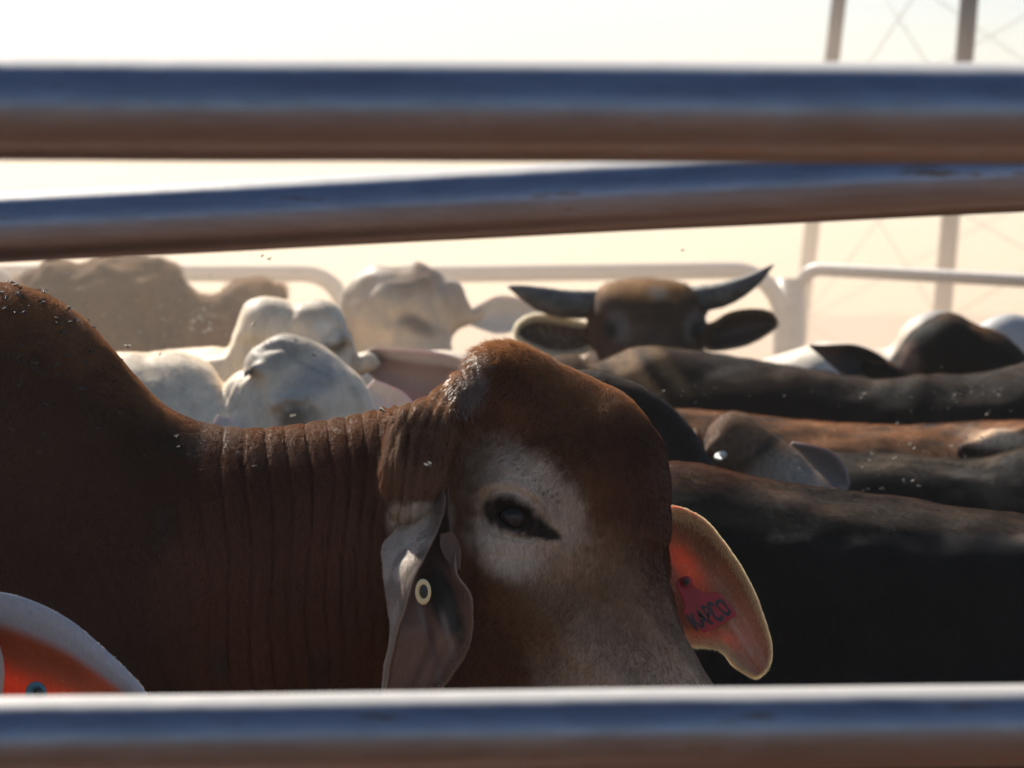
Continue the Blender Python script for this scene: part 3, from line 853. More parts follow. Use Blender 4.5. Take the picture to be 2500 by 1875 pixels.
        c = mixc(c, (.02, .017, .016), (1-sstep(.7, 1.15, np.sqrt(np.maximum(tx-.1, -tx-.1).clip(0)**2*1.5+ty**2)+wob))*sstep(-.3, 0, tx)*sstep(1.25, .8, tx)*fc)
        # whisker dots above the eye
        for du, dv in ((-30, -130), (2, -120), (12, -112), (35, -106), (24, -96), (52, -84), (66, -72), (84, -58), (96, -44), (74, -52), (108, -50), (110, -30)):
            c = mixc(c, (.05, .04, .04), blob(v, P(EC[0]+du, EC[1]+dv, 4.34), 3.6*s0, 3.2*s0, ry=.3, soft=.4, rough=0)*.8*fc)
        # sunlight on poll, hump and dusty neck top painted as warmer fur
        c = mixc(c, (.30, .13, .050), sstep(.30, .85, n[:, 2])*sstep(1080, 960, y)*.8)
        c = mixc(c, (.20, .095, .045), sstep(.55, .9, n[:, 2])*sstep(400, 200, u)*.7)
        gl = b(1155, 925, 38, 62, 18, .5)*sstep(.35, .7, value_noise(v, 120, 51))
        c = mixc(c, (.30, .26, .24), gl*.7)  # sun glint on the poll painted as a pale patch
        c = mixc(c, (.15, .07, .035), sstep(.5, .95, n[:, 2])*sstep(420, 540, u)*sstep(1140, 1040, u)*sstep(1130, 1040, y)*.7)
        c = mixc(c, (.36, .29, .23), sstep(1320, 1270, y)*sstep(1120, 1085, u)*sstep(935, 965, u+12*(value_noise(v, 90, 73)-.5))*sstep(1212, 1245, y+30*(value_noise(v, 70, 72)-.5))*sstep(4.46, 4.42, v[:, 1]))
        c = mixc(c, (.15, .08, .045), sstep(1150, 1080, u)*sstep(900, 960, u)*sstep(960, 1040, y)*sstep(1240, 1200, y)*sstep(4.50, 4.42, v[:, 1])*.6)
        return np.clip(c, 0, 1)
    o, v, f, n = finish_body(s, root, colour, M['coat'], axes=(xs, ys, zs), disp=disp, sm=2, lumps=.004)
    u, y = uv_of(v)
    cv = np.zeros((len(v), 4), np.float32); o.data.color_attributes['Col'].data.foreach_get('color', cv.ravel()) if False else None
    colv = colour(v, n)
    msk = sstep(-330, -40, u)*(u < 1850)*sstep(2050, 1740, y)*(sstep(.30, -.1, n[:, 1])+sstep(.1, .6, n[:, 2]) > 0)*np.clip(sstep(.30, -.1, n[:, 1])+2.0*sstep(.1, .7, n[:, 2]), 0, 3)
    ex = np.sqrt(((u-1254)/56)**2+((y-1262)/34)**2); msk = msk*(ex > 1)
    poll = lambda p: np.exp(-(((1250+p[:, 0]*F/p[:, 1])-1190)/150)**2)*sstep(1010, 880, HOR-(p[:, 2]-EYE)*F/p[:, 1])
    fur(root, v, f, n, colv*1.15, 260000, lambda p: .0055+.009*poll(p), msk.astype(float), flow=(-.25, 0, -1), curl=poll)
    # damp, matted hair behind the poll that catches the sun
    wet = np.exp(-((u-1158-(925-y)*.25)/30)**2-((y-925)/52)**2)*(n[:, 1] < .6)
    fur(root, v, f, n, np.tile(np.array([.20, .14, .11]), (len(v), 1)), 5200, .010, wet, radius=.0003, flow=(-.4, 0, -1), lift=.30, wild=1.2, mat=M['fur_wet'])
    ye = front_y(v, EC[0], EC[1], 10)
    eye(root, P(EC[0]+2, EC[1]+2, ye+.0195), .0262)
    lashes(root, EC, ye)
    # near ear: rolled, hanging, its open side to the camera
    E = []
    for yv, ul, ur_, ue in ((1150, 975, 1068, 1082), (1195, 950, 1082, 1094), (1235, 942, 1086, 1097), (1290, 938, 1072, 1100), (1350, 939, 1040, 1114), (1400, 943, 1014, 1114),
                            (1450, 948, 1000, 1146), (1500, 954, 986, 1152), (1545, 958, 968, 1151), (1600, 950, 957, 1132), (1690, 938, 943, 1070), (1760, 942, 944, 1022), (1810, 950, 951, 990), (1835, 962, 963, 970)):
        w0 = float(np.interp(yv, [1130, 1190, 1250, 1330, 1400, 1470, 1560, 1700, 1840], [-150, -190, -262, -345, -378, -385, -350, -305, -290]))
        wd = ur_-ul; dep = 1.65*wd; W_ = ue-ul
        row = [Q(ur_, yv, w0-10), Q(ur_-.33*wd, yv, w0+.27*dep), Q(ur_-.70*wd, yv, w0+.62*dep), Q(ul, yv, w0+dep), Q(ul+.10*W_, yv, w0+dep+24), Q(ul+.42*W_, yv, w0+.85*dep+46), Q(ul+.62*W_, yv, w0+.6*dep+30), Q(ul+.82*W_, yv, w0+.35*dep+34), Q(ue, yv, w0+.1*dep)]
        E.append(row)
    def ecol(v, T, Sx, sd):
        u, y = uv_of(v)
        inner = np.tile(np.array([.22, .14, .11]), (len(v), 1))
        inner = mixc(inner, (.03, .032, .034), blob(v, Q(1082, 1470, -330), 34*s0, 95*s0, -24, ry=.2, soft=.35))
        inner = mixc(inner, (.085, .05, .045), sstep(1420, 1300, y)*.9)
        inner = mixc(inner, (.30, .24, .22), np.exp(-((u-(1022+(y-1480)*.30))/7)**2)*sstep(1440, 1500, y)*.8)
        inner = mixc(inner, (.28, .22, .20), np.exp(-((u-(1075+(y-1480)*.28))/8)**2)*sstep(1470, 1520, y)*.7)
        inner = mixc(inner, (.10, .06, .055), np.exp(-((u-(1050+(y-1550)*.22))/12)**2)*sstep(1480, 1560, y)*sstep(1680, 1600, y)*.8)
        inner = mixc(inner, (.26, .17, .12), sstep(.86, 1, np.abs(Sx))*.7)
        outer = np.tile(np.array([.38, .31, .25]), (len(v), 1))
        outer = mixc(outer, (.16, .12, .10), sstep(.45, .7, value_noise(v*np.array([1, 1, .6]), 60, 71))*.75*sstep(1560, 1420, y))
        outer = mixc(outer, (.13, .065, .035), sstep(1235, 1195, y+30*(value_noise(v, 70, 72)-.5)))
        outer = mixc(outer, (.17, .10, .07), sstep(1035, 1075, u)*sstep(1360, 1290, y)*.85)
        inner = mixc(inner, (.16, .10, .075), sstep(1370, 1300, y))
        k = (sd == -INNER_SIGN)[:, None]
        return np.where(k, outer, inner)
    global INNER_SIGN
    INNER_SIGN = 1
    ear1 = sheet_ear(root, E, .0065, ecol, nr=110, nc=80, rough=.003, fur_n=42000, fur_len=.0045)
    # small inner flap of the ear
    r2 = leaf_rows(Q(1088, 1300, -330), Q(1118, 1392, -352), 46*s0, (.25, -1, .1), cup=.4, prof=(.5, .9, 1.0, .9, .6, .25))
    sheet_ear(root, r2, .005, lambda v, T, Sx, sd: np.tile(np.array([.10, .055, .036]), (len(v), 1)), nr=20, nc=14, name='ear_fold')
    # far ear: broad, cupped towards the camera
    W = 235
    rows = []
    for (x0, y0), (x1, y1), dep in (((1585, 1262), (1585, 1520), 30), ((1635, 1235), (1650, 1562), 42), ((1682, 1246), (1690, 1577), 48), ((1726, 1275), (1722, 1579), 50), ((1772, 1330), (1750, 1585), 46),
                                    ((1808, 1382), (1768, 1599), 42), ((1838, 1440), (1786, 1621), 36), ((1861, 1495), (1806, 1637), 28), ((1876, 1545), (1826, 1648), 18), ((1882, 1592), (1846, 1653), 8), ((1877, 1625), (1862, 1644), 2)):
        row = []
        for t in np.linspace(0, 1, 9):
            cup = (1-(2*t-1)**2)**.8
            row.append(Q(x0+(x1-x0)*t, y0+(y1-y0)*t, W+cup*dep-14*math.exp(-((t-.56)/.07)**2)))
        rows.append(row)
    def ecol2(v, T, Sx, sd):
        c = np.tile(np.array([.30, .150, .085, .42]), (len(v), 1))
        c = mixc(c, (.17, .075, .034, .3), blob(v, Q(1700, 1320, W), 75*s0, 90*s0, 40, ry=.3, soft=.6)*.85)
        c = mixc(c, (.60, .15, .05, .75), blob(v, Q(1672, 1385, W), 34*s0, 80*s0, -38, ry=.3, soft=.8)*.95)  # orange glow of the backlit skin painted in patches
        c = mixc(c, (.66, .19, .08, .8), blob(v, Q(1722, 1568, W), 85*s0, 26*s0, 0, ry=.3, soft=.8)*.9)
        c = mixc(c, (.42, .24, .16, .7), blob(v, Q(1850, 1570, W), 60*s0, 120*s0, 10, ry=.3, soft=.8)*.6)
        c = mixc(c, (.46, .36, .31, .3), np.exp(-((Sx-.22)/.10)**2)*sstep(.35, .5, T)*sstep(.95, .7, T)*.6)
        c = mixc(c, (.75, .52, .34, 1.0), sstep(.88, 1, np.abs(Sx))*.8)  # golden rim light painted along the ear edge
        return c
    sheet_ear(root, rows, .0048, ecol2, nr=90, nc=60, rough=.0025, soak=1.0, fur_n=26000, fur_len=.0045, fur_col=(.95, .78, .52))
    # red tag in the far ear
    pts = [(168, 752), (182, 712), (215, 692), (250, 688), (280, 708), (298, 748), (345, 792), (395, 818), (450, 824), (500, 815), (525, 828), (585, 905), (655, 985), (650, 1008), (560, 1068), (470, 1115), (400, 1143), (370, 1130), (300, 1065), (232, 1000), (226, 975), (238, 930), (215, 860)]
    px = [(1600+a/3.317, 1200+b/3.317) for a, b in pts]
    flat = Sculpt  # keep name local
    A = np.array([Q(a, b, W-32+(a-1670)*.10) for a, b in px]); B = A+np.array([0, .0035, 0]); nn = len(A)
    vv = np.concatenate([A, B]); ff = [list(range(nn)), list(range(2*nn-1, nn-1, -1))]+[[i, i+nn, (i+1) % nn+nn, (i+1) % nn] for i in range(nn)]
    me = bpy.data.meshes.new('ear_tag'); me.from_pydata(vv.tolist(), [], ff)
    tg = link('ear_tag', me, M['tag_red'], root); tg['label'] = 'red plastic ear tag with hand-inked letters'
    bv = tg.modifiers.new('bevel', 'BEVEL'); bv.width = .0009; bv.segments = 2
    disc('tag_button', Q(1675.4, 1421, W-37), .0078, .003, M['tag_red'], tg)
    disc('tag_hole', Q(1675.4, 1421, W-41), .0042, .0014, M['tag_dark'], tg)
    # lettering
    cu = bpy.data.curves.new('lettering', 'FONT'); cu.body = 'KAPCO'; cu.size = 1; cu.offset = .028; cu.extrude = 0.0; cu.align_x = 'CENTER'; cu.align_y = 'CENTER'
    to = bpy.data.objects.new('lettering', cu); C.objects.link(to)
    dg = bpy.context.evaluated_depsgraph_get(); me = bpy.data.meshes.new_from_object(to.evaluated_get(dg)); bpy.data.objects.remove(to)
    co = np.array([x.co[:] for x in me.vertices]); co[:, :2] -= (co[:, :2].max(0)+co[:, :2].min(0))/2
    wd, ht = np.ptp(co[:, 0]), np.ptp(co[:, 1])
    ang = math.radians(-25.5)          # baseline rises to the right
    for i, q in enumerate(me.vertices):
        x = co[i, 0]/wd*98; yy = co[i, 1]/ht*(52+7*math.sin(co[i, 0]*2.3+1)); x += 2.2*math.sin(co[i, 1]*9+co[i, 0]*3)
        x -= yy*.16
        uu = 1732.5+x*math.cos(ang)+yy*math.sin(-ang)*-1*-1*0+(-yy)*-math.sin(ang)
        vv_ = 1499.5+x*math.sin(ang)-yy*math.cos(ang)
        q.co = Q(uu, vv_, W-32+(uu-1670)*.10-1.6)
    link('lettering', me, M['ink'], tg)
    # round cream button tag in the near ear
    yb = -392
    t2 = disc('ear_tag', Q(1033, 1445, yb), .0155, .0045, M['tag_cream'], root, sx=.62, ring=.5); t2['label'] = 'round cream button tag'
    disc('tag_hole', Q(1035, 1444, yb-5), .0082, .002, M['tag_dark'], t2, sx=.62)
    return root, v, f, n

def lashes(root, EC, ye):
    """upper eyelashes, curved forward and down"""
    n = 34; pts = []
    for i in range(n):
        t = i/(n-1); a = math.radians(24)
        x1 = -44+86*t; y1 = -27*math.sqrt(max(0, 1-(x1/50)**2))-2
        u = EC[0]+x1*math.cos(a)-y1*math.sin(a); y = EC[1]+x1*math.sin(a)+y1*math.cos(a)
        p = P(u, y, ye-.001); L = .009+.008*random.random(); sp = (t-.45)*.9
        pts += [p, p+np.array([sp*.35, -.8, -.05])*L*.6, p+np.array([sp*.8, -1.1, -.75])*L]
    cv = bpy.data.hair_curves.new('eyelashes'); cv.add_curves([3]*n)
    cv.points.foreach_set('position', np.array(pts, np.float32).ravel())
    ra = cv.attributes.get('radius') or cv.attributes.new('radius', 'FLOAT', 'POINT')
    ra.data.foreach_set('value', np.tile(np.array([.0003, .00025, .00008], np.float32), n))
    ca = cv.attributes.new('Col', 'FLOAT_COLOR', 'CURVE'); ca.data.foreach_set('color', np.tile(np.array([.02, .016, .014, 1], np.float32), n))
    o = bpy.data.objects.new('eyelashes', cv); C.objects.link(o); o.parent = root; o.matrix_parent_inverse = root.matrix_basis.inverted()
    cv.materials.append(M['fur']); o['kind'] = 'stuff'

def disc(name, c, r, t, mat, parent, sx=1.0, ring=0):
    """button with a rounded rim, facing the camera side"""
    prof = [(0, -t*.5), (r*.55, -t*.5), (r*.62, -t*.8), (r*.88, -t*.8), (r*.98, -t*.35), (r, 0), (r*.96, t*.5), (0, t*.5)]
    if not ring: prof = [(0, -t*.5), (r*.9, -t*.5), (r, -t*.2), (r, t*.4), (0, t*.5)]
    n = 28; v = []; f = []
    for x, y in prof:
        for k in range(n): v.append([c[0]+x*sx*math.cos(2*math.pi*k/n), c[1]+y, c[2]+x*math.sin(2*math.pi*k/n)])
    for i in range(len(prof)-1):
        for k in range(n): f.append([i*n+k, i*n+(k+1) % n, (i+1)*n+(k+1) % n, (i+1)*n+k])
    return link(name, mesh(name, v, f), mat, parent)

RED = red_cow()
def plain(c, top=None, dust=0.0, mott=.3, blobs=(), zmin=.55, zmax=.95):
    """coat colour: base, a sunlit back band painted lighter, mottling and patches given as (centre, rx, rz, tilt, colour, strength)"""
    def fn(v, n):
        col = np.tile(np.array(c, float), (len(v), 1))
        col = mixc(col, np.array(c)*(.55 if c[0] < .3 else .8), sstep(.45, .75, value_noise(v, 6, 8))*mott)
        if c[0] > .3:
            col = mixc(col, (.30, .25, .20), sstep(.5, .85, value_noise(v*np.array([1, 1, .45]), 48, 18)*.6+value_noise(v, 13, 19)*.4)*.35)
            col = col*(1-.12*value_noise(v*np.array([1, 1, .3]), 150, 20))[:, None]
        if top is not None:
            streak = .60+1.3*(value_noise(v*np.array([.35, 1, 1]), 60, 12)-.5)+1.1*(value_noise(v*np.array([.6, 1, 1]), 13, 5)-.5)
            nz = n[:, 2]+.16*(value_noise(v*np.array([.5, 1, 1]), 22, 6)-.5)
            col = mixc(col, top, sstep(zmin, zmax, nz)*np.clip(streak, 0, 1))  # sunlit band on upward slopes painted in, mixed with dusty streaks
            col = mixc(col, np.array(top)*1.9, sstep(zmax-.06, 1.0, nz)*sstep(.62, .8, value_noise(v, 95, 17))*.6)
        for b in blobs:
            cc, rx, rz, tilt, bc, st = b[:6]
            wgt = blob(v, cc, rx, rz, tilt, ry=b[6] if len(b) > 6 else None, soft=.5)*st
            col = mixc(col, bc, wgt)
        return np.clip(col, 0, 1)
    return fn

BLACK = (.007, .007, .008); DUST = (.20, .15, .11)
s_ = lambda px, d: px*d/F

# black cow close behind, back sloping down to the right
def relief(folds=(), grooves=(), amp=.010, seed=3):
    """gathered skin folds (u0, u1, v0, v1, slope, period px, height m) and soft grooves ((points), width px, depth m)"""
    def fn(v, n):
        u, y = uv_of(v); d = (value_noise(v, 13, seed)-.5)*amp+(value_noise(v, 30, seed+1)-.5)*amp*.5
        for u0, u1, v0, v1, sl, per, h_ in folds:
            q = u-(y-v0)*sl+8*value_noise(v, 18, seed+2)*2
            d += (np.abs(np.sin(q*math.pi/per))**.6-.6)*h_*sstep(u0-12, u0+12, u)*sstep(u1+12, u1-12, u)*sstep(v0-15, v0+15, y)*sstep(v1+25, v1-25, y)
        for pts, wd, h_ in grooves:
            best = np.full(len(v), 1e9)
            for (a, b), (c, e) in zip(pts[:-1], pts[1:]):
                t = np.clip(((u-a)*(c-a)+(y-b)*(e-b))/((c-a)**2+(e-b)**2), 0, 1)
                best = np.minimum(best, np.hypot(u-a-t*(c-a), y-b-t*(e-b)))
            d -= h_*np.exp(-(best/wd)**2)*(n[:, 1] < .3)
        return v+n*d[:, None]
    return fn

def near_black():
    r = cow_root('black cow with a brown sunlit, dusty backline filling the right side behind the tagged ear', loc=(.6, 5.4, 0))
    s = Sculpt(k=.05); d = 5.42
    back = [P(3350, 1330, 5.7), P(2900, 1300, 5.6), P(2520, 1262, 5.5), P(2250, 1222, 5.45), P(2000, 1192, d), P(1760, 1150, d)]
    trunk(s, back, r=.30, sy=.98, depth=.80)
    s.ell(P(1640, 1330, d), (s_(190, d), .10, s_(204, d)), k=.07)
    s.chain([P(1650, 1420, d), P(1420, 1560, d-.02), P(1330, 1720, d-.04)], [.17, .14, .11], k=.06)
    s.chain([P(1310, 1780, d-.05), P(1230, 2080, d-.08), P(1180, 2260, d-.1)], [.12, .085, .06], k=.05)
    # spine ridge and hip
    s.chain([P(2480, 1250, 5.5)+[0, 0, -.02], P(2050, 1196, d)+[0, 0, -.02], P(1780, 1150, d)+[0, 0, -.03]], [.022]*3, k=.05)
    col = plain(BLACK, (.085, .046, .030), mott=.2, zmin=.90, zmax=1.0, blobs=[(P(1690, 1140, d), .12, .03, 0, (.09, .035, .018), .7), (P(2230, 1262, d-.1), .26, .018, 8, (.12, .09, .07), .45)])
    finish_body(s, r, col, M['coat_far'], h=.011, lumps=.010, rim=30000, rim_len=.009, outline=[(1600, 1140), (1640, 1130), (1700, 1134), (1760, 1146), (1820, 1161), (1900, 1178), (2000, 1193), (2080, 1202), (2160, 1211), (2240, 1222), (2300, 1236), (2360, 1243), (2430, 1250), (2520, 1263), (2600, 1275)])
    for sd in (-1, 1): horn(r, [P(1330, 1740, d+.06*sd), P(1328, 1720, d+.12*sd), P(1322, 1690, d+.15*sd)], [.02, .015, .004], 'horn_bud')
near_black()

def hump_black():
    r = cow_root('dark chocolate cow showing only its rounded hump just right of the red-brown forehead', loc=(0, 6.0, 0))
    s = Sculpt(k=.05); d = 5.98
    s.ell(P(1440, 1215, d), (s_(300, d), .12, s_(318, d)), k=.06)
    s.ball(P(1560, 1300, d), s_(200, d), k=.06, sy=.7)
    trunk(s, [P(250, 1230, d+.05), P(650, 1170, d+.05), P(1000, 1180, d+.03), P(1360, 1180, d)], r=.27, sy=.92)
    s.chain([P(1600, 1420, d), P(1850, 1640, d), P(2000, 1720, d)], [.19, .15, .12], k=.06)
    s.chain([P(2040, 1750, d), P(2180, 1950, d), P(2250, 2080, d)], [.12, .085, .06], k=.05)
    col = plain((.014, .009, .008), (.045, .03, .02), mott=.2, zmin=.75, zmax=1.0)
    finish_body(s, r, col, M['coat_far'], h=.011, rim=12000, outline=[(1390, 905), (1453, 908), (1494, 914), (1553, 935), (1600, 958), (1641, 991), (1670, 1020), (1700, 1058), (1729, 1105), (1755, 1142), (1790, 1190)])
hump_black()

def stub_head():
    r = cow_root('grey-faced cow resting its horn-budded head low between the dark backs', loc=(.3, 6.35, 0))
    s = Sculpt(k=.035); d = 6.32
    k = d/F
    s.ball(P(1790, 1076, d), 66*k, k=.03, sy=.95)
    s.chain([P(1818, 1088, d), P(1900, 1150, d-.02), P(1965, 1225, d-.05), P(2040, 1400, d-.10), P(2080, 1480, d-.12)], [74*k, 72*k, 68*k, 58*k, 62*k], k=.035, sy=.95)
    s.chain([P(1800, 1130, d+.05), P(1650, 1300, d+.12), P(1400, 1400, d+.12)], [.09, .15, .19], k=.06)
    s.chain([P(1822, 1016, d)+[0, 0, -.012], P(1900, 1064, d-.02)+[0, 0, -.016], P(1985, 1140, d-.04)+[0, 0, -.02]], [.012, .011, .01], k=.02)
    s.ball(P(1745, 1082, d-.045), 26*k, k=.02)
    trunk(s, [P(300, 1260, d+.15), P(700, 1230, d+.15), P(1200, 1240, d+.13)], r=.25, sy=.88)
    col = plain((.12, .075, .05), (.17, .09, .045), mott=.5, zmin=.3, zmax=.9, blobs=[
        (P(1745, 1040, d), .05, .05, 0, (.11, .055, .028), .9), (P(1745, 1100, d), .028, .03, 0, (.014, .014, .018), .9),
        (P(1880, 1180, d-.06), .075, .035, -40, (.33, .26, .20), .9), (P(1960, 1190, d-.06), .06, .03, -45, (.32, .26, .21), .7),
        (P(1900, 1062, d), .085, .008, -36, (.03, .026, .022), .8)])
    finish_body(s, r, col, M['coat_far'], h=.008, rim=12000, rim_len=.010, bn=10, outline=[(1717, 1085), (1720, 1060), (1729, 1041), (1758, 1013), (1788, 1004), (1823, 1011), (1864, 1035), (1905, 1064), (1946, 1100), (1982, 1135), (2011, 1164), (2030, 1194)], fall=0.1)
    horn(r, [P(1768, 1108, d-.05), P(1752, 1116, d-.085), P(1762, 1122, d-.11)], [.008, .006, .002], 'horn_bud')
    bpy.data.objects[r.children[-1].name].data.materials[0] = M['pale_horn']
    rows = leaf_rows(P(1925, 1095, d+.07), P(2070, 1192, d+.06), s_(108, d), (-.15, -1, -.1), cup=.5, prof=(.35, .62, .85, 1.0, .95, .7, .15))
    sheet_ear(r, rows, .007, ear_colours((.20, .115, .11), (.22, .19, .18), (.30, .27, .25)), nr=40, nc=24)
M['pale_horn'] = simple('pale_horn_tip', (.75, .70, .60), .4)
stub_head()

def back_cow(label, d, pts, c, top, extra=None, r=.27, mat=None, zr=(.5, .95), hump=None, face=-1, depth=.62, h=.013, blobs=(), loc=None, mott=.3, outline=None):
    """cow seen mostly by its back line; pts run along the back from rump to withers"""
    rt = cow_root(label, loc=loc or (float(P(*pts[len(pts)//2], d)[0]), d, 0))
    s = Sculpt(k=.05)
    back = [P(x, y, d) for x, y in pts]
    trunk(s, back, r=r, depth=depth)
    al = back[-1]-back[0]; al[2] = 0; al /= np.linalg.norm(al)
    if hump is not None:
        hx, hy, hr, hz = hump; s.ell(P(hx, hy+hz, d), (s_(hr, d), .10, s_(hz, d)), k=.06)
    wz = back[-1]
    if extra != 'nohead':
        nk = [wz-np.array([0, 0, .25]), wz+al*.30-np.array([0, 0, .38]), wz+al*.52-np.array([0, 0, .50])]
        s.chain(nk, [.19, .14, .12], k=.06)
        hd = nk[-1]; s.chain([hd, hd+al*.18-np.array([0, 0, .16]), hd+al*.28-np.array([0, 0, .32])], [.125, .09, .065], k=.05)
    if callable(extra): extra(s, d, rt)
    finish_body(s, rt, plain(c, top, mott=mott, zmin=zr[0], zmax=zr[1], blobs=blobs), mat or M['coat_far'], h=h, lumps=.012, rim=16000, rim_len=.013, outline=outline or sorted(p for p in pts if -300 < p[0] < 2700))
    return rt

back_cow('black cow with a pale sunlit, dusty back just right of the low grey head', 6.95,
         [(3300, 1085), (2900, 1055), (2620, 1068), (2500, 1096), (2400, 1120), (2330, 1124), (2200, 1112), (2080, 1110), (1980, 1102), (1850, 1098)], BLACK, (.085, .06, .04), zr=(.82, .98), extra=None, depth=.60,
         blobs=[(P(2385, 1150, 6.78), .05, .018, 0, (.42, .37, .32), .7)])
def fold(s, d, rt):
    s.chain([P(2368, 1092, d-.21), P(2430, 1070, d-.19), P(2520, 1052, d-.17), P(2640, 1048, d-.15)], [.019, .019, .017, .016], k=.02)
back_cow('brown cow whose tan back shows as a long flat strip between two black backs', 7.55,
         [(3300, 1045), (2900, 1035), (2600, 1026), (2400, 1030), (2200, 1040), (2050, 1035), (1900, 1022), (1780, 1008), (1660, 1000), (1500, 1008)], (.030, .017, .013), (.21, .088, .034), zr=(.45, .92), extra=fold,
         blobs=[(P(2445, 1072, 7.35), .11, .024, 14, (.60, .42, .28), .95, .14)])
def brindle(s, d, rt):
    s.ell(P(1590, 960, d), (s_(150, d), .13, s_(112, d)), k=.06)
    s.chain([P(1560, 1000, d), P(1400, 1010, d-.02), P(1300, 1080, d-.02)], [.15, .12, .11], k=.06)
back_cow('blackish-brown brindled cow standing side-on directly under the horned head', 8.2,
         [(3300, 850), (2900, 830), (2650, 842), (2520, 884), (2400, 912), (2280, 918), (2150, 926), (2020, 912), (1880, 888), (1740, 868), (1640, 862)], (.009, .007, .007), (.040, .021, .011), zr=(.80, .99), extra=brindle, outline=[(1430, 888), (1460, 882), (1500, 866), (1535, 853), (1565, 846), (1600, 847), (1650, 852), (1700, 857), (1760, 866), (1830, 878), (1900, 890), (1960, 900), (2020, 909), (2080, 919), (2130, 926), (2190, 924), (2240, 914), (2300, 914), (2360, 915), (2410, 908), (2460, 895), (2500, 884), (2560, 866)],
         blobs=[(P(1500, 880, 8.15), .14, .09, 20, (.13, .075, .04), .7), (P(1850, 935, 8.0), .16, .02, -6, (.13, .08, .05), .5), (P(1560, 900, 8.05), .02, .10, -30, (.26, .15, .075), .8), (P(1620, 880, 8.05), .016, .08, -35, (.22, .13, .065), .7), (P(1515, 905, 8.05), .014, .09, -30, (.24, .14, .07), .7), (P(1590, 905, 8.05), .012, .08, -35, (.012, .009, .008), .8), (P(1480, 900, 8.05), .015, .09, -32, (.02, .015, .012), .6)])

def black_head():
    d = 9.0; k = d/F
    r = cow_root('black cow head with a tan-lit poll and a pointed ear stretched left, far right', loc=(1.4, d, 0))
    s = Sculpt(k=.04)
    s.ball(P(2312, 872, d), 104*k, k=.04); s.ball(P(2250, 880, d), 72*k, k=.04)
    s.chain([P(2340, 880, d), P(2420, 905, d-.02), P(2500, 960, d-.05), P(2590, 1080, d-.1)], [104*k, 98*k, 84*k, 66*k], k=.05)
    s.cone(P(2190, 915, d-.03), P(2120, 905, d-.05), 40*k, 22*k, k=.02)
    s.chain([P(2260, 960, d+.1), P(2450, 1080, d+.3), P(2800, 1080, d+.45)], [.12, .17, .24], k=.06)
    trunk(s, [P(4300, 950, d+.6), P(3800, 960, d+.55), P(3200, 950, d+.5), P(2900, 960, d+.45)], r=.26)
    col = plain(BLACK, (.20, .09, .03), mott=.2, zmin=.72, zmax=.98, blobs=[(P(2215, 865, d-.1), .03, .05, -20, (.24, .14, .10), .7), (P(2330, 775, d), .06, .014, -10, (.02, .015, .012), .6)])
    finish_body(s, r, col, M['coat_far'], h=.01, rim=10000, rim_len=.014, bn=10, outline=[(2110, 880), (2140, 885), (2167, 878), (2186, 863), (2206, 840), (2212, 826), (2225, 812), (2258, 790), (2290, 772), (2320, 766), (2346, 772), (2362, 783), (2388, 795), (2421, 806), (2453, 822), (2486, 850), (2520, 885)])
    rows = leaf_rows(P(2160, 905, d-.05), P(1976, 842, d-.10), s_(86, d), (.1, -1, .05), cup=.45, prof=(.6, .85, .95, .90, .62, .30, .04), sag=.02)
    sheet_ear(r, rows, .007, lambda v, T, Sx, sd: mixc(mixc(np.tile(np.array([.014, .012, .013]), (len(v), 1)), (.14, .06, .04), sstep(.45, .8, T)*(sstep(.2, -.5, Sx*sd)*0+.8)), (.16, .11, .08), sstep(.8, 1, np.abs(Sx))*.5), nr=40, nc=24)
black_head()

WHITE = (.74, .60, .45)
def white_hump(label, d, hx, hy, hr, pts, c=WHITE, body_r=.25, spots=(), k=.06, hw=.11):
    r = cow_root(label, loc=(float(P(hx, hy, d)[0]), d, 0))
    s = Sculpt(k=k)
    s.ell(P(hx, hy+hr*1.15, d), (s_(hr, d), hw, s_(hr*1.15, d)), k=k)
    trunk(s, [P(x, y, d+.02*i) for i, (x, y) in enumerate(pts)], r=body_r)
    a = P(*pts[-1], d); al = a-P(*pts[0], d); al /= np.linalg.norm(al)
    s.chain([a-[0, 0, .26], a+al*.35-[0, 0, .5], a+al*.5-[0, 0, .62]], [.17, .13, .12], k=.06)
    s.chain([a+al*.5-[0, 0, .62], a+al*.62-[0, 0, .85]], [.12, .07], k=.05)
    finish_body(s, r, plain(c, None, mott=.25, blobs=spots), M['coat_white'], h=.013)
    return r
white_hump('white cow with a tall grey-topped hump behind the black head', 10.0, 2285, 752, 112, [(1500, 930), (1750, 905), (1990, 856), (2060, 850), (2200, 870)], spots=[(P(2300, 765, 9.95), .09, .04, 0, (.20, .18, .17), .8)])
white_hump('grey-white cow whose rounded back touches the right edge beside the tall white hump', 10.6, 2470, 768, 118, [(3400, 850), (3000, 860), (2700, 850), (2500, 860)], c=(.36, .35, .35), body_r=.27)
white_hump('small pale cow back half hidden below the rimmed ear of the horned head', 9.95, 1250, 900, 120, [(700, 905), (900, 880), (1100, 872), (1380, 868)], body_r=.25)

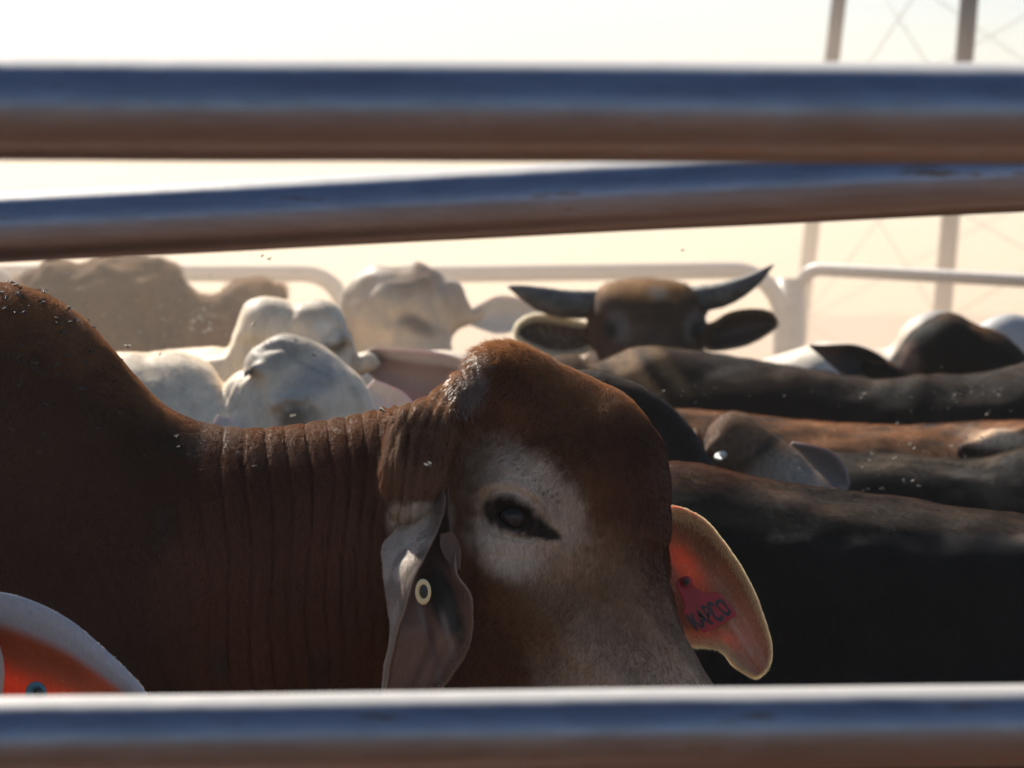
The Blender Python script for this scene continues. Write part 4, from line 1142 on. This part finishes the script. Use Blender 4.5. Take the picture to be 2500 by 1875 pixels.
def horned():
    d = 9.2; k = d/F
    r = cow_root('brown cow with wide dark upswept horns facing the camera', loc=(.35, d+.5, 0))
    s = Sculpt(k=.03)
    # skull facing the camera
    for sx in (-1, 1):
        s.ball(P(1576+sx*62, 748, d), 62*k, k=.03)
        s.ball(P(1582+sx*92, 800, d-.01), 46*k, k=.03)
        s.cone(P(1576+sx*50, 800, d-.02), P(1590+sx*26, 1010, d-.20), 84*k, 52*k, k=.04)
        s.cone(P(1576+sx*100, 745, d+.02), P(1576+sx*128, 744, d+.02), 38*k, 30*k, k=.02)
        s.cone(P(1576+sx*110, 815, d+.03), P(1576+sx*152, 818, d+.03), 26*k, 17*k, k=.02)
    s.ball(P(1580, 752, d), 69*k, k=.03)
    s.cone(P(1585, 800, d-.01), P(1598, 1020, d-.22), 100*k, 62*k, k=.04)
    s.ball(P(1600, 1060, d-.25), 62*k, k=.04)
    s.chain([P(1580, 860, d+.06), P(1580, 960, d+.35), P(1580, 1000, d+.7)], [.12, .17, .22], k=.06)
    trunk(s, [P(1500, 905, d+2.2), P(1520, 910, d+1.7), P(1560, 905, d+1.2), P(1580, 900, d+.8)], r=.27, sy=1.0)
    f0 = d-.1
    col = plain((.062, .033, .021), (.22, .12, .055), mott=.25, zmin=.45, zmax=.95, blobs=[
        (P(1580, 708, d-.1), .13, .026, 0, (.34, .17, .065), .85, .14), (P(1604, 712, d-.12), .028, .018, 0, (.42, .32, .25), .6, .1),
        (P(1512, 796, f0), .024, .042, -20, (.16, .13, .11), .6, .2), (P(1694, 790, f0), .022, .045, 20, (.16, .13, .11), .6, .2),
        (P(1490, 806, f0), .018, .022, 0, (.012, .01, .01), .95, .3), (P(1703, 808, f0), .018, .022, 0, (.012, .01, .01), .95, .3),
        (P(1586, 900, f0), .07, .10, 0, (.09, .055, .042), .6, .2)])
    finish_body(s, r, col, M['coat_far'], h=.0065, lumps=.004, rim=12000, rim_len=.022, bn=10, outline=[(1456, 712), (1466, 698), (1485, 689), (1510, 685), (1545, 683), (1580, 680), (1612, 683), (1650, 686), (1678, 693), (1694, 706)], fall=0.06)
    for x in (1489, 1704): eye(r, P(x, 808, d-.052), .017)
    horn(r, [P(1478, 744, d+.02), P(1430, 744, d+.01), P(1375, 742, d-.01), P(1325, 731, d-.02), P(1280, 714, d-.03), P(1254, 704, d-.03), P(1238, 700, d-.03)], [35*k, 35*k, 35*k, 31*k, 19*k, 9*k, 1*k])
    horn(r, [P(1672, 738, d+.02), P(1705, 730, d+.01), P(1757, 721, d-.01), P(1800, 705, d-.02), P(1838, 685, d-.03), P(1866, 664, d-.03), P(1890, 645, d-.03)], [34*k, 33*k, 31*k, 26*k, 18*k, 10*k, 1*k])
    def rows(up, lo, dep, w0):
        out = []
        for (a, b), (e, g) in zip(up, lo):
            out.append([P(a+(e-a)*t, b+(g-b)*t, d+w0+dep*(1-(2*t-1)**2)) for t in np.linspace(0, 1, 9)])
        return out
    up = [(1455, 800), (1415, 786), (1376, 776), (1335, 768), (1300, 770), (1272, 785), (1260, 806), (1261, 818)]
    lo = [(1460, 842), (1420, 860), (1378, 870), (1338, 866), (1305, 854), (1280, 840), (1266, 828), (1263, 824)]
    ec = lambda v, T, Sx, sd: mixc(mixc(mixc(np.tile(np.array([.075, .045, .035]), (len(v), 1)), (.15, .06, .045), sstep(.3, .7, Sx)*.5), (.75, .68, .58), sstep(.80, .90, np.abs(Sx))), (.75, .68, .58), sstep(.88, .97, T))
    sheet_ear(r, rows(up, lo, .045, .02), .010, ec, nr=50, nc=40, fur_n=9000, fur_len=.013, fur_col=(.92, .82, .66))  # ear edge and its fuzz coloured pale to carry the backlight
    up = [(1705, 795), (1730, 790), (1745, 785), (1776, 765), (1810, 756), (1850, 755), (1880, 762), (1893, 778), (1895, 790)]
    lo = [(1712, 838), (1728, 852), (1745, 855), (1776, 852), (1815, 844), (1848, 830), (1872, 815), (1890, 800), (1895, 794)]
    ec2 = lambda v, T, Sx, sd: mixc(mixc(np.tile(np.array([.050, .030, .026]), (len(v), 1)), (.11, .065, .05), sstep(.2, .8, T)*.5), (.16, .11, .08), sstep(.86, .96, np.abs(Sx))*.8)
    sheet_ear(r, rows(up, lo, .04, .02), .010, ec2, nr=50, nc=30, fur_n=4000, fur_len=.008, fur_col=(.4, .28, .18))
horned()

def hazy_head():
    d = 10.4; k = d/F
    r = cow_root('pale hazy cow head with a brown poll and one ear stretched right in the dust', loc=(-.3, d+.4, 0))
    s = Sculpt(k=.04)
    s.ball(P(930, 735, d), 92*k, k=.05); s.ball(P(1022, 722, d), 82*k, k=.04); s.ball(P(1015, 676, d), 36*k, k=.05); s.ball(P(1075, 745, d), 70*k, k=.05)
    s.cone(P(980, 780, d-.02), P(1040, 1030, d-.15), 128*k, 75*k, k=.05)
    s.ball(P(1050, 1060, d-.17), 72*k)
    s.cone(P(1130, 770, d+.02), P(1165, 768, d+.02), 30*k, 22*k, k=.02)
    s.chain([P(950, 850, d+.1), P(900, 950, d+.5), P(900, 980, d+.9)], [.13, .19, .23], k=.06)
    trunk(s, [P(850, 930, d+2.3), P(870, 925, d+1.6), P(890, 925, d+1.0)], r=.27, sy=1)
    col = plain((.50, .40, .30), None, mott=.2, blobs=[(P(1010, 680, d-.05), .085, .055, -20, (.20, .11, .06), .8), (P(1020, 795, d-.12), .05, .022, 25, (.11, .07, .05), .8, .2), (P(1110, 730, d-.05), .04, .05, 0, (.28, .2, .15), .6)])
    finish_body(s, r, col, M['coat_white'], disp=relief(grooves=[([(960, 780), (1000, 765), (1060, 790)], 14, .014), ([(1075, 690), (1070, 740), (1090, 800)], 16, .014), ([(900, 700), (890, 760), (900, 830)], 20, .01)], amp=.016), h=.011, outline=[(842, 715), (850, 692), (865, 672), (885, 657), (910, 648), (935, 646), (965, 650), (990, 645), (1012, 640), (1032, 642), (1055, 650), (1085, 668), (1110, 682), (1135, 700), (1146, 722), (1152, 745)], fall=0.1)
    rows = leaf_rows(P(1150, 775, d-.0), P(1330, 775, d-.03), s_(92, d), (0, -1, .1), cup=.45, prof=(.45, .75, 1, 1, .85, .55, .1), sag=-.04)
    sheet_ear(r, rows, .009, ear_colours((.36, .24, .20), (.5, .47, .43), (.62, .58, .52)), nr=36, nc=20)
hazy_head()

def hazy_bull():
    d = 11.0; k = d/F
    r = cow_root('massive dusty brown humped cow fading into the dust at the back left', loc=(-1.0, d, 0))
    s = Sculpt(k=.06)
    s.ell(P(315, 740, d), (150*k, .15, 112*k), k=.06)
    s.ell(P(190, 770, d), (190*k, .18, 118*k), k=.08)
    s.ball(P(120, 760, d), 100*k, k=.08)
    s.chain([P(330, 850, d), P(480, 830, d), P(570, 800, d-.02)], [160*k, 115*k, 95*k], k=.06)
    s.ell(P(625, 740, d-.02), (85*k, .09, 54*k), k=.04)
    s.chain([P(600, 800, d-.02), P(700, 900, d-.05), P(760, 980, d-.06)], [92*k, 76*k, 60*k], k=.05)
    trunk(s, [P(-900, 830, d), P(-600, 790, d), P(-300, 790, d), P(0, 770, d), P(200, 760, d)], r=.32, depth=.75)
    col = plain((.10, .052, .028), (.30, .18, .10), mott=.6, zmin=.5, blobs=[(P(560, 860, d-.1), .12, .12, 0, (.16, .06, .03), .6), (P(640, 705, d), .10, .03, 0, (.24, .13, .06), .9)])
    finish_body(s, r, col, M['coat_far'], h=.013, disp=relief(folds=[(380, 470, 720, 840, -.3, 26, .012)], grooves=[([(120, 690), (160, 740), (150, 830)], 26, .03), ([(400, 700), (360, 760), (380, 840)], 24, .03), ([(540, 750), (580, 770), (600, 830)], 20, .02)], amp=.05), rim=14000, rim_len=.03, outline=[(20, 700), (40, 680), (68, 662), (108, 646), (150, 640), (200, 636), (260, 632), (330, 628), (389, 630), (415, 642), (430, 656), (452, 688), (488, 717), (515, 718), (542, 712), (579, 693), (615, 685), (655, 685), (682, 694), (704, 722), (715, 745)], fall=.12)
    rows = leaf_rows(P(600, 800, d-.12), P(520, 900, d-.16), .13, (0, -1, 0), cup=.4)
    sheet_ear(r, rows, .009, ear_colours((.16, .07, .05), (.12, .07, .04)), nr=24, nc=14)
hazy_bull()

white_hump('white cow rising behind the massive dusty cow near the left edge', 12.0, 150, 632, 92, [(-800, 770), (-500, 760), (-200, 740), (60, 730)])
white_hump('pale cow hump cut by the left edge under the slanting rail', 11.8, -40, 640, 75, [(-1300, 860), (-1000, 830), (-600, 830), (-300, 820)])

def domed():
    d = 7.8; k = d/F
    r = cow_root('white cow with a double-domed poll and a long pink-lined ear stretched right', loc=(-.5, d, 0))
    s = Sculpt(k=.03)
    s.ell(P(646, 812, d-.03), (84*k, .085, 86*k), k=.02)
    s.ell(P(636, 850, d-.03), (72*k, .08, 95*k), k=.02)
    s.ell(P(786, 812, d-.03), (78*k, .085, 82*k), k=.02)
    s.ball(P(715, 830, d+.01), 82*k, k=.03)
    s.cone(P(740, 880, d-.03), P(800, 1120, d-.10), 118*k, 70*k, k=.04); s.ball(P(815, 1150, d-.11), 66*k)
    s.cone(P(850, 885, d+.02), P(905, 885, d), 30*k, 18*k, k=.03)
    s.chain([P(640, 920, d+.06), P(500, 980, d+.12), P(380, 990, d+.14)], [.12, .15, .18], k=.06)
    s.ell(P(800, 838, d-.085), (22*k, .02, 22*k), k=.02)
    trunk(s, [P(-900, 950, d+.2), P(-500, 900, d+.2), P(0, 880, d+.2), P(320, 862, d+.18), P(520, 848, d+.17)], r=.26)
    col = plain((.78, .64, .47), None, mott=.2, blobs=[(P(640, 760, d), .05, .04, 20, (.34, .31, .28), .5), (P(765, 770, d-.05), .040, .045, 30, (.30, .25, .19), .6), (P(822, 838, d-.07), .024, .026, 30, (.10, .075, .05), .9, .12), (P(800, 812, d-.07), .03, .02, 30, (.62, .60, .57), .8, .1)])
    finish_body(s, r, col, M['coat_white'], disp=relief(folds=[(855, 900, 820, 900, .2, 15, .006), (565, 600, 820, 900, .1, 14, .005)], grooves=[([(710, 768), (708, 790), (722, 815)], 11, .007), ([(845, 800), (800, 830), (820, 862), (850, 850)], 12, .008), ([(590, 840), (640, 850), (700, 830)], 14, .006)]), h=.009, rim=10000, rim_len=.008, bn=10, outline=[(180, 900), (260, 885), (330, 872), (380, 864), (420, 858), (470, 849), (520, 846), (556, 852), (568, 810), (585, 762), (600, 742), (620, 732), (645, 727), (675, 726), (695, 729), (712, 737), (728, 734), (747, 733), (775, 731), (800, 735), (825, 750), (845, 778), (858, 812), (868, 845), (890, 860)], fall=0.09)
    up = [(885, 862), (915, 850), (960, 852), (1000, 853), (1045, 857), (1090, 864), (1130, 880), (1150, 905)]
    lo = [(895, 905), (915, 925), (940, 955), (965, 980), (1000, 992), (1050, 990), (1100, 970), (1148, 925)]
    rows = [[P(a+(e-a)*t, b+(g-b)*t, d+.01+.035*(1-(2*t-1)**2)-.02*i/7) for t in np.linspace(0, 1, 9)] for i, ((a, b), (e, g)) in enumerate(zip(up, lo))]
    sheet_ear(r, rows, .008, lambda v, T, Sx, sd: mixc(mixc(np.tile(np.array([.36, .23, .18]), (len(v), 1)), (.58, .54, .49), sstep(-.45, -.75, Sx)), (.50, .2, .16), sstep(.4, .8, Sx)*sstep(.2, .5, T)*.6), nr=50, nc=30)
domed()

def white_front():
    d = 6.75; k = d/F
    r = cow_root('white cow in profile with a stubby horn bud, just above the wrinkled red-brown neck', loc=(-.7, d, 0))
    s = Sculpt(k=.035)
    s.ball(P(690, 905, d), 94*k, k=.03); s.ball(P(655, 888, d+.01), 62*k, k=.03)
    s.ball(P(765, 960, d), 120*k, k=.05, sy=.85); s.ball(P(812, 1000, d-.01), 118*k, k=.05, sy=.85)
    s.cone(P(760, 1050, d-.01), P(920, 1330, d-.08), 140*k, 85*k, k=.05); s.ball(P(950, 1380, d-.1), 80*k)
    s.ball(P(640, 1010, d), 120*k, k=.05, sy=.8)
    s.cone(P(628, 905, d-.065), P(602, 890, d-.085), 26*k, 19*k, k=.012)
    s.chain([P(560, 1040, d-.04), P(530, 1130, d-.07)], [46*k, 40*k], k=.03)
    s.ell(P(700, 985, d-.105), (52*k, .02, 28*k), k=.025)
    s.chain([P(620, 1090, d+.05), P(480, 1130, d+.08), P(380, 1100, d+.08)], [.13, .16, .18], k=.06)
    s.ell(P(395, 985, d+.08), (142*k, .11, 128*k), k=.05)
    trunk(s, [P(-1100, 1000, d+.08), P(-700, 960, d+.08), P(-300, 940, d+.08), P(100, 930, d+.08), P(340, 960, d+.08)], r=.26)
    col = plain((.78, .645, .48), None, mott=.25, blobs=[(P(680, 850, d-.03), .085, .035, -20, (.24, .21, .18), .75), (P(600, 895, d-.08), .02, .025, 0, (.16, .13, .11), .8), (P(790, 910, d-.06), .10, .03, -42, (.34, .31, .29), .6),
        (P(722, 1022, d-.09), .036, .028, -15, (.10, .075, .05), .85, .12)])
    finish_body(s, r, col, M['coat_white'], disp=relief(folds=[(505, 600, 930, 1060, -.42, 17, .009)], grooves=[([(640, 850), (690, 838), (740, 872), (800, 905)], 10, .010), ([(600, 905), (625, 930), (640, 990), (650, 1050)], 14, .010), ([(670, 1015), (700, 990), (750, 992), (790, 1030)], 12, .009), ([(850, 960), (880, 1010), (890, 1050)], 16, .006)]), h=.008, rim=14000, rim_len=.008, bn=10, outline=[(150, 900), (230, 870), (290, 856), (320, 857), (352, 861), (385, 858), (420, 857), (450, 860), (480, 871), (510, 888), (522, 905), (545, 950), (562, 925), (580, 908), (596, 893), (603, 868), (618, 846), (640, 828), (668, 815), (692, 812), (720, 817), (750, 828), (790, 847), (830, 872), (862, 900), (890, 935), (910, 972), (922, 1010), (930, 1040)], fall=0.1)
    eye(r, P(728, 1026, d-.088), .015)
    rows = leaf_rows(P(900, 940, d+.11), P(1060, 1090, d+.10), s_(90, d), (.1, -1, .1), cup=.45)
    sheet_ear(r, rows, .008, ear_colours((.5, .38, .33), (.6, .55, .5)), nr=36, nc=20)
    # near ear hanging by the cheek
    rows = leaf_rows(P(560, 1020, d-.09), P(500, 1290, d-.13), .085, (.2, -1, .1), cup=.3, prof=(.5, .8, 1, 1, .8, .5, .1))
    sheet_ear(r, rows, .008, ear_colours((.5, .42, .37), (.62, .58, .53)), nr=36, nc=20)
white_front()

def lower_left():
    """cow closest to the fence, only its ear inside the frame"""
    d = 3.85; k = d/F
    r = cow_root('close white cow showing only its glowing orange-lined ear at the lower left', loc=(-.9, d, 0))
    s = Sculpt(k=.04)
    s.ball(P(-330, 1640, d), .12, k=.05, sy=.9); s.ball(P(-280, 1560, d), .085, k=.05)
    s.cone(P(-330, 1680, d), P(-60, 2380, d-.12), .13, .085, k=.05); s.ball(P(-20, 2480, d-.13), .075)
    s.cone(P(-190, 1660, d+.03), P(-110, 1660, d+.03), .045, .04, k=.03)
    s.chain([P(-450, 1780, d+.02), P(-900, 1850, d+.02), P(-1300, 1850, d)], [.15, .18, .24], k=.06)
    s.ell(P(-1350, 1600, d), (.16, .10, .16), k=.06)
    trunk(s, [P(-4300, 1660, d-.1), P(-3400, 1600, d-.08), P(-2400, 1600, d-.05), P(-1500, 1620, d)], r=.27)
    finish_body(s, r, plain((.58, .54, .49), None, mott=.2), M['coat_white'], h=.013)
    up = [(-140, 1500), (-60, 1447), (0, 1446), (60, 1460), (120, 1485), (180, 1520), (240, 1570), (300, 1625), (345, 1675), (385, 1740), (400, 1800), (395, 1840)]
    lo = [(-130, 1760), (-70, 1850), (-20, 1910), (30, 1945), (80, 1960), (130, 1960), (190, 1950), (250, 1935), (310, 1915), (350, 1890), (380, 1862), (392, 1846)]
    rows = []
    for i, ((a, b), (e, g)) in enumerate(zip(up, lo)):
        rows.append([P(a+(e-a)*t, b+(g-b)*t, d+.03+(.045*(1-(2*t-1)**2)**.8)*(1-.5*i/11)-.018*math.exp(-((t-.12)/.08)**2)) for t in np.linspace(0, 1, 13)])
    def ec(v, T, Sx, sd):
        u, y = uv_of(v)
        c = np.tile(np.array([.70, .16, .045, 1.0]), (len(v), 1))  # glow of the backlit ear put into its orange base colour
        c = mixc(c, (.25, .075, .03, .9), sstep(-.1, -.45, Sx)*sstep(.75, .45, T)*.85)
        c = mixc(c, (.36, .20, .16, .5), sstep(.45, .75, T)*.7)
        c = mixc(c, (.36, .37, .42, .0), sstep(-.60, -.74, Sx))  # sky light on the hair band painted grey-blue
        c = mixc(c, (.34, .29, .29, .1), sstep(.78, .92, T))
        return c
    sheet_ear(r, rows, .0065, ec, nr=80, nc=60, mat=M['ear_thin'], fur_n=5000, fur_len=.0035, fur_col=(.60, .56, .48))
    t = disc('ear_tag', P(88, 1690, d+.035), .0115, .004, M['tag_teal'], r, ring=1); t['label'] = 'round teal button tag'
    disc('tag_hole', P(93, 1692, d+.031), .0055, .002, M['tag_dark'], t)
M['ear_thin'] = hair_coat('glowing_ear_skin', scale=300, bump=.2, vary=.15, rough=.55, sheen=.05, sss=1.0, sss_scale=.012)
lower_left()
# ------------------------------------------------------------------ flies
def fly_parts():
    v, f = [], []
    def ball(c, r, n1=5, n2=8):
        o = len(v)
        for i in range(n1+1):
            th = math.pi*i/n1
            for j in range(n2):
                ph = 2*math.pi*j/n2; v.append([c[0]+r[0]*math.cos(th), c[1]+r[1]*math.sin(th)*math.cos(ph), c[2]+r[2]*math.sin(th)*math.sin(ph)])
        for i in range(n1):
            for j in range(n2): f.append([o+i*n2+j, o+(i+1)*n2+j, o+(i+1)*n2+(j+1) % n2, o+i*n2+(j+1) % n2])
    ball((0, 0, 0), (.0013, .0010, .0010)); ball((-.0021, 0, -.0002), (.0019, .0012, .0011)); ball((.0017, 0, 0), (.0008, .0010, .0009))
    body = mesh('fly_body', v, f)
    body.materials.append(M['fly'])
    wv, wf = [], []
    for s in (-1, 1):
        o = len(wv); m = 7
        for z in (.0, .00012):
            for k in range(m):
                a = 2*math.pi*k/m; wv.append([-.0022+.0026*math.cos(a), s*(.0024+.0011*math.sin(a)), .0011+z+.0005*math.sin(a)*s])
        wf.append([o+k for k in range(m)][::-1]); wf.append([o+m+k for k in range(m)])
        for k in range(m): wf.append([o+k, o+(k+1) % m, o+m+(k+1) % m, o+m+k])
    wing = bpy.data.meshes.new('wings'); wing.from_pydata(wv, [], wf); wing.materials.append(M['wing'])
    return body, wing
FB, FW = fly_parts()
FW2 = FW.copy(); FW2.materials[0] = M['dark_wing']
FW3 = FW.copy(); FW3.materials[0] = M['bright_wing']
def fly(p, size, label, group, rest=False):
    o = bpy.data.objects.new('fly', FB); C.objects.link(o); o.location = p
    o.scale = (size,)*3; o.rotation_euler = (random.uniform(-.5, .5), random.uniform(-.7, .7), random.uniform(0, 6.28))
    tag(o, label, 'fly', group)
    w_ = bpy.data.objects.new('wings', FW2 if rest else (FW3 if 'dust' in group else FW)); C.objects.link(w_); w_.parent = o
dg = None
def swarm(cx, cy, rx, ry, d0, d1, n, label, group, size=(.6, .95)):
    for _ in range(n):
        a = random.gauss(0, .5), random.gauss(0, .5)
        fly(P(cx+a[0]*rx, cy+a[1]*ry, random.uniform(d0, d1)), random.uniform(*size), label, group)
L1 = 'tiny sunlit fly hovering over the dark backs on the right'
G1 = 'flies over the dark backs'
swarm(2170, 1160, 190, 90, 6.05, 6.5, 32, L1, G1); swarm(2250, 1080, 300, 90, 6.6, 7.0, 22, L1, G1); swarm(2150, 970, 420, 60, 7.0, 7.4, 24, L1, G1)
swarm(1700, 950, 120, 50, 6.6, 7.4, 10, L1, G1); swarm(2380, 960, 130, 60, 7.0, 7.5, 14, L1, G1)
L2 = 'tiny pale fly hovering in the dust by the massive brown hump'
swarm(470, 780, 210, 90, 9.3, 10.0, 46, L2, 'flies in the dust at the back left', size=(1.0, 1.5)); swarm(300, 740, 260, 90, 9.3, 10, 14, L2, 'flies in the dust at the back left')
ONES = [(640, 625, 5.6, 'left one of two small dark flies in the open air under the slanting rail'), (657, 632, 5.6, 'right one of two small dark flies in the open air under the slanting rail'),
        (313, 844, 4.7, 'small pale fly just off the slope of the red-brown hump'), (392, 863, 6.2, 'small dark fly before the pale back left of the white heads'),
        (620, 790, 6.3, 'small dark fly before the double-domed head, near its left dome'), (725, 832, 6.4, 'pale fly crossing the crown of the white head in profile'),
        (765, 865, 6.4, 'upper of two dark specks of fly over the forehead of the white profile head'), (715, 1017, 6.2, 'tiny pale fly right in front of the eye of the white head'),
        (1665, 611, 6.5, 'lone small fly high in the haze above the upturned horn'), (1048, 1137, 4.25, 'small shiny fly in front of the gathered skin above the near ear'),
        (935, 1003, 4.3, 'dark fly at the top edge of the wrinkled neck near the poll'), (172, 667, 7, 'small dark fly above the red-brown hump near the slanting rail')]
for px, py, d, lb in ONES: fly(P(px, py, d), 1.3, lb, 'scattered flies')
v, n = RED[1], RED[3]
u, y = uv_of(v)
idx = np.nonzero((u > -30) & (u < 420) & (n[:, 2] > .12) & (v[:, 1] < 4.9) & (y < 1000))[0]
wts = np.exp(-((u[idx]-20)/150)**2); wts /= wts.sum()
for i in rng.choice(idx, 85, replace=False, p=wts):
    p = v[i]+n[i]*.0028
    fly(p, random.uniform(.9, 1.5), 'small dark fly sitting on the hump of the red-brown cow', 'flies sitting on the red-brown hump', rest=True)
idx = np.nonzero((u > 0) & (u < 700) & (n[:, 1] < -.5) & (y < 1150))[0]
for i in rng.choice(idx, 28, replace=False):
    fly(v[i]+n[i]*.0028, random.uniform(.8, 1.2), 'small fly sitting on the shaded shoulder of the red-brown cow', 'flies on the red-brown shoulder', rest=True)
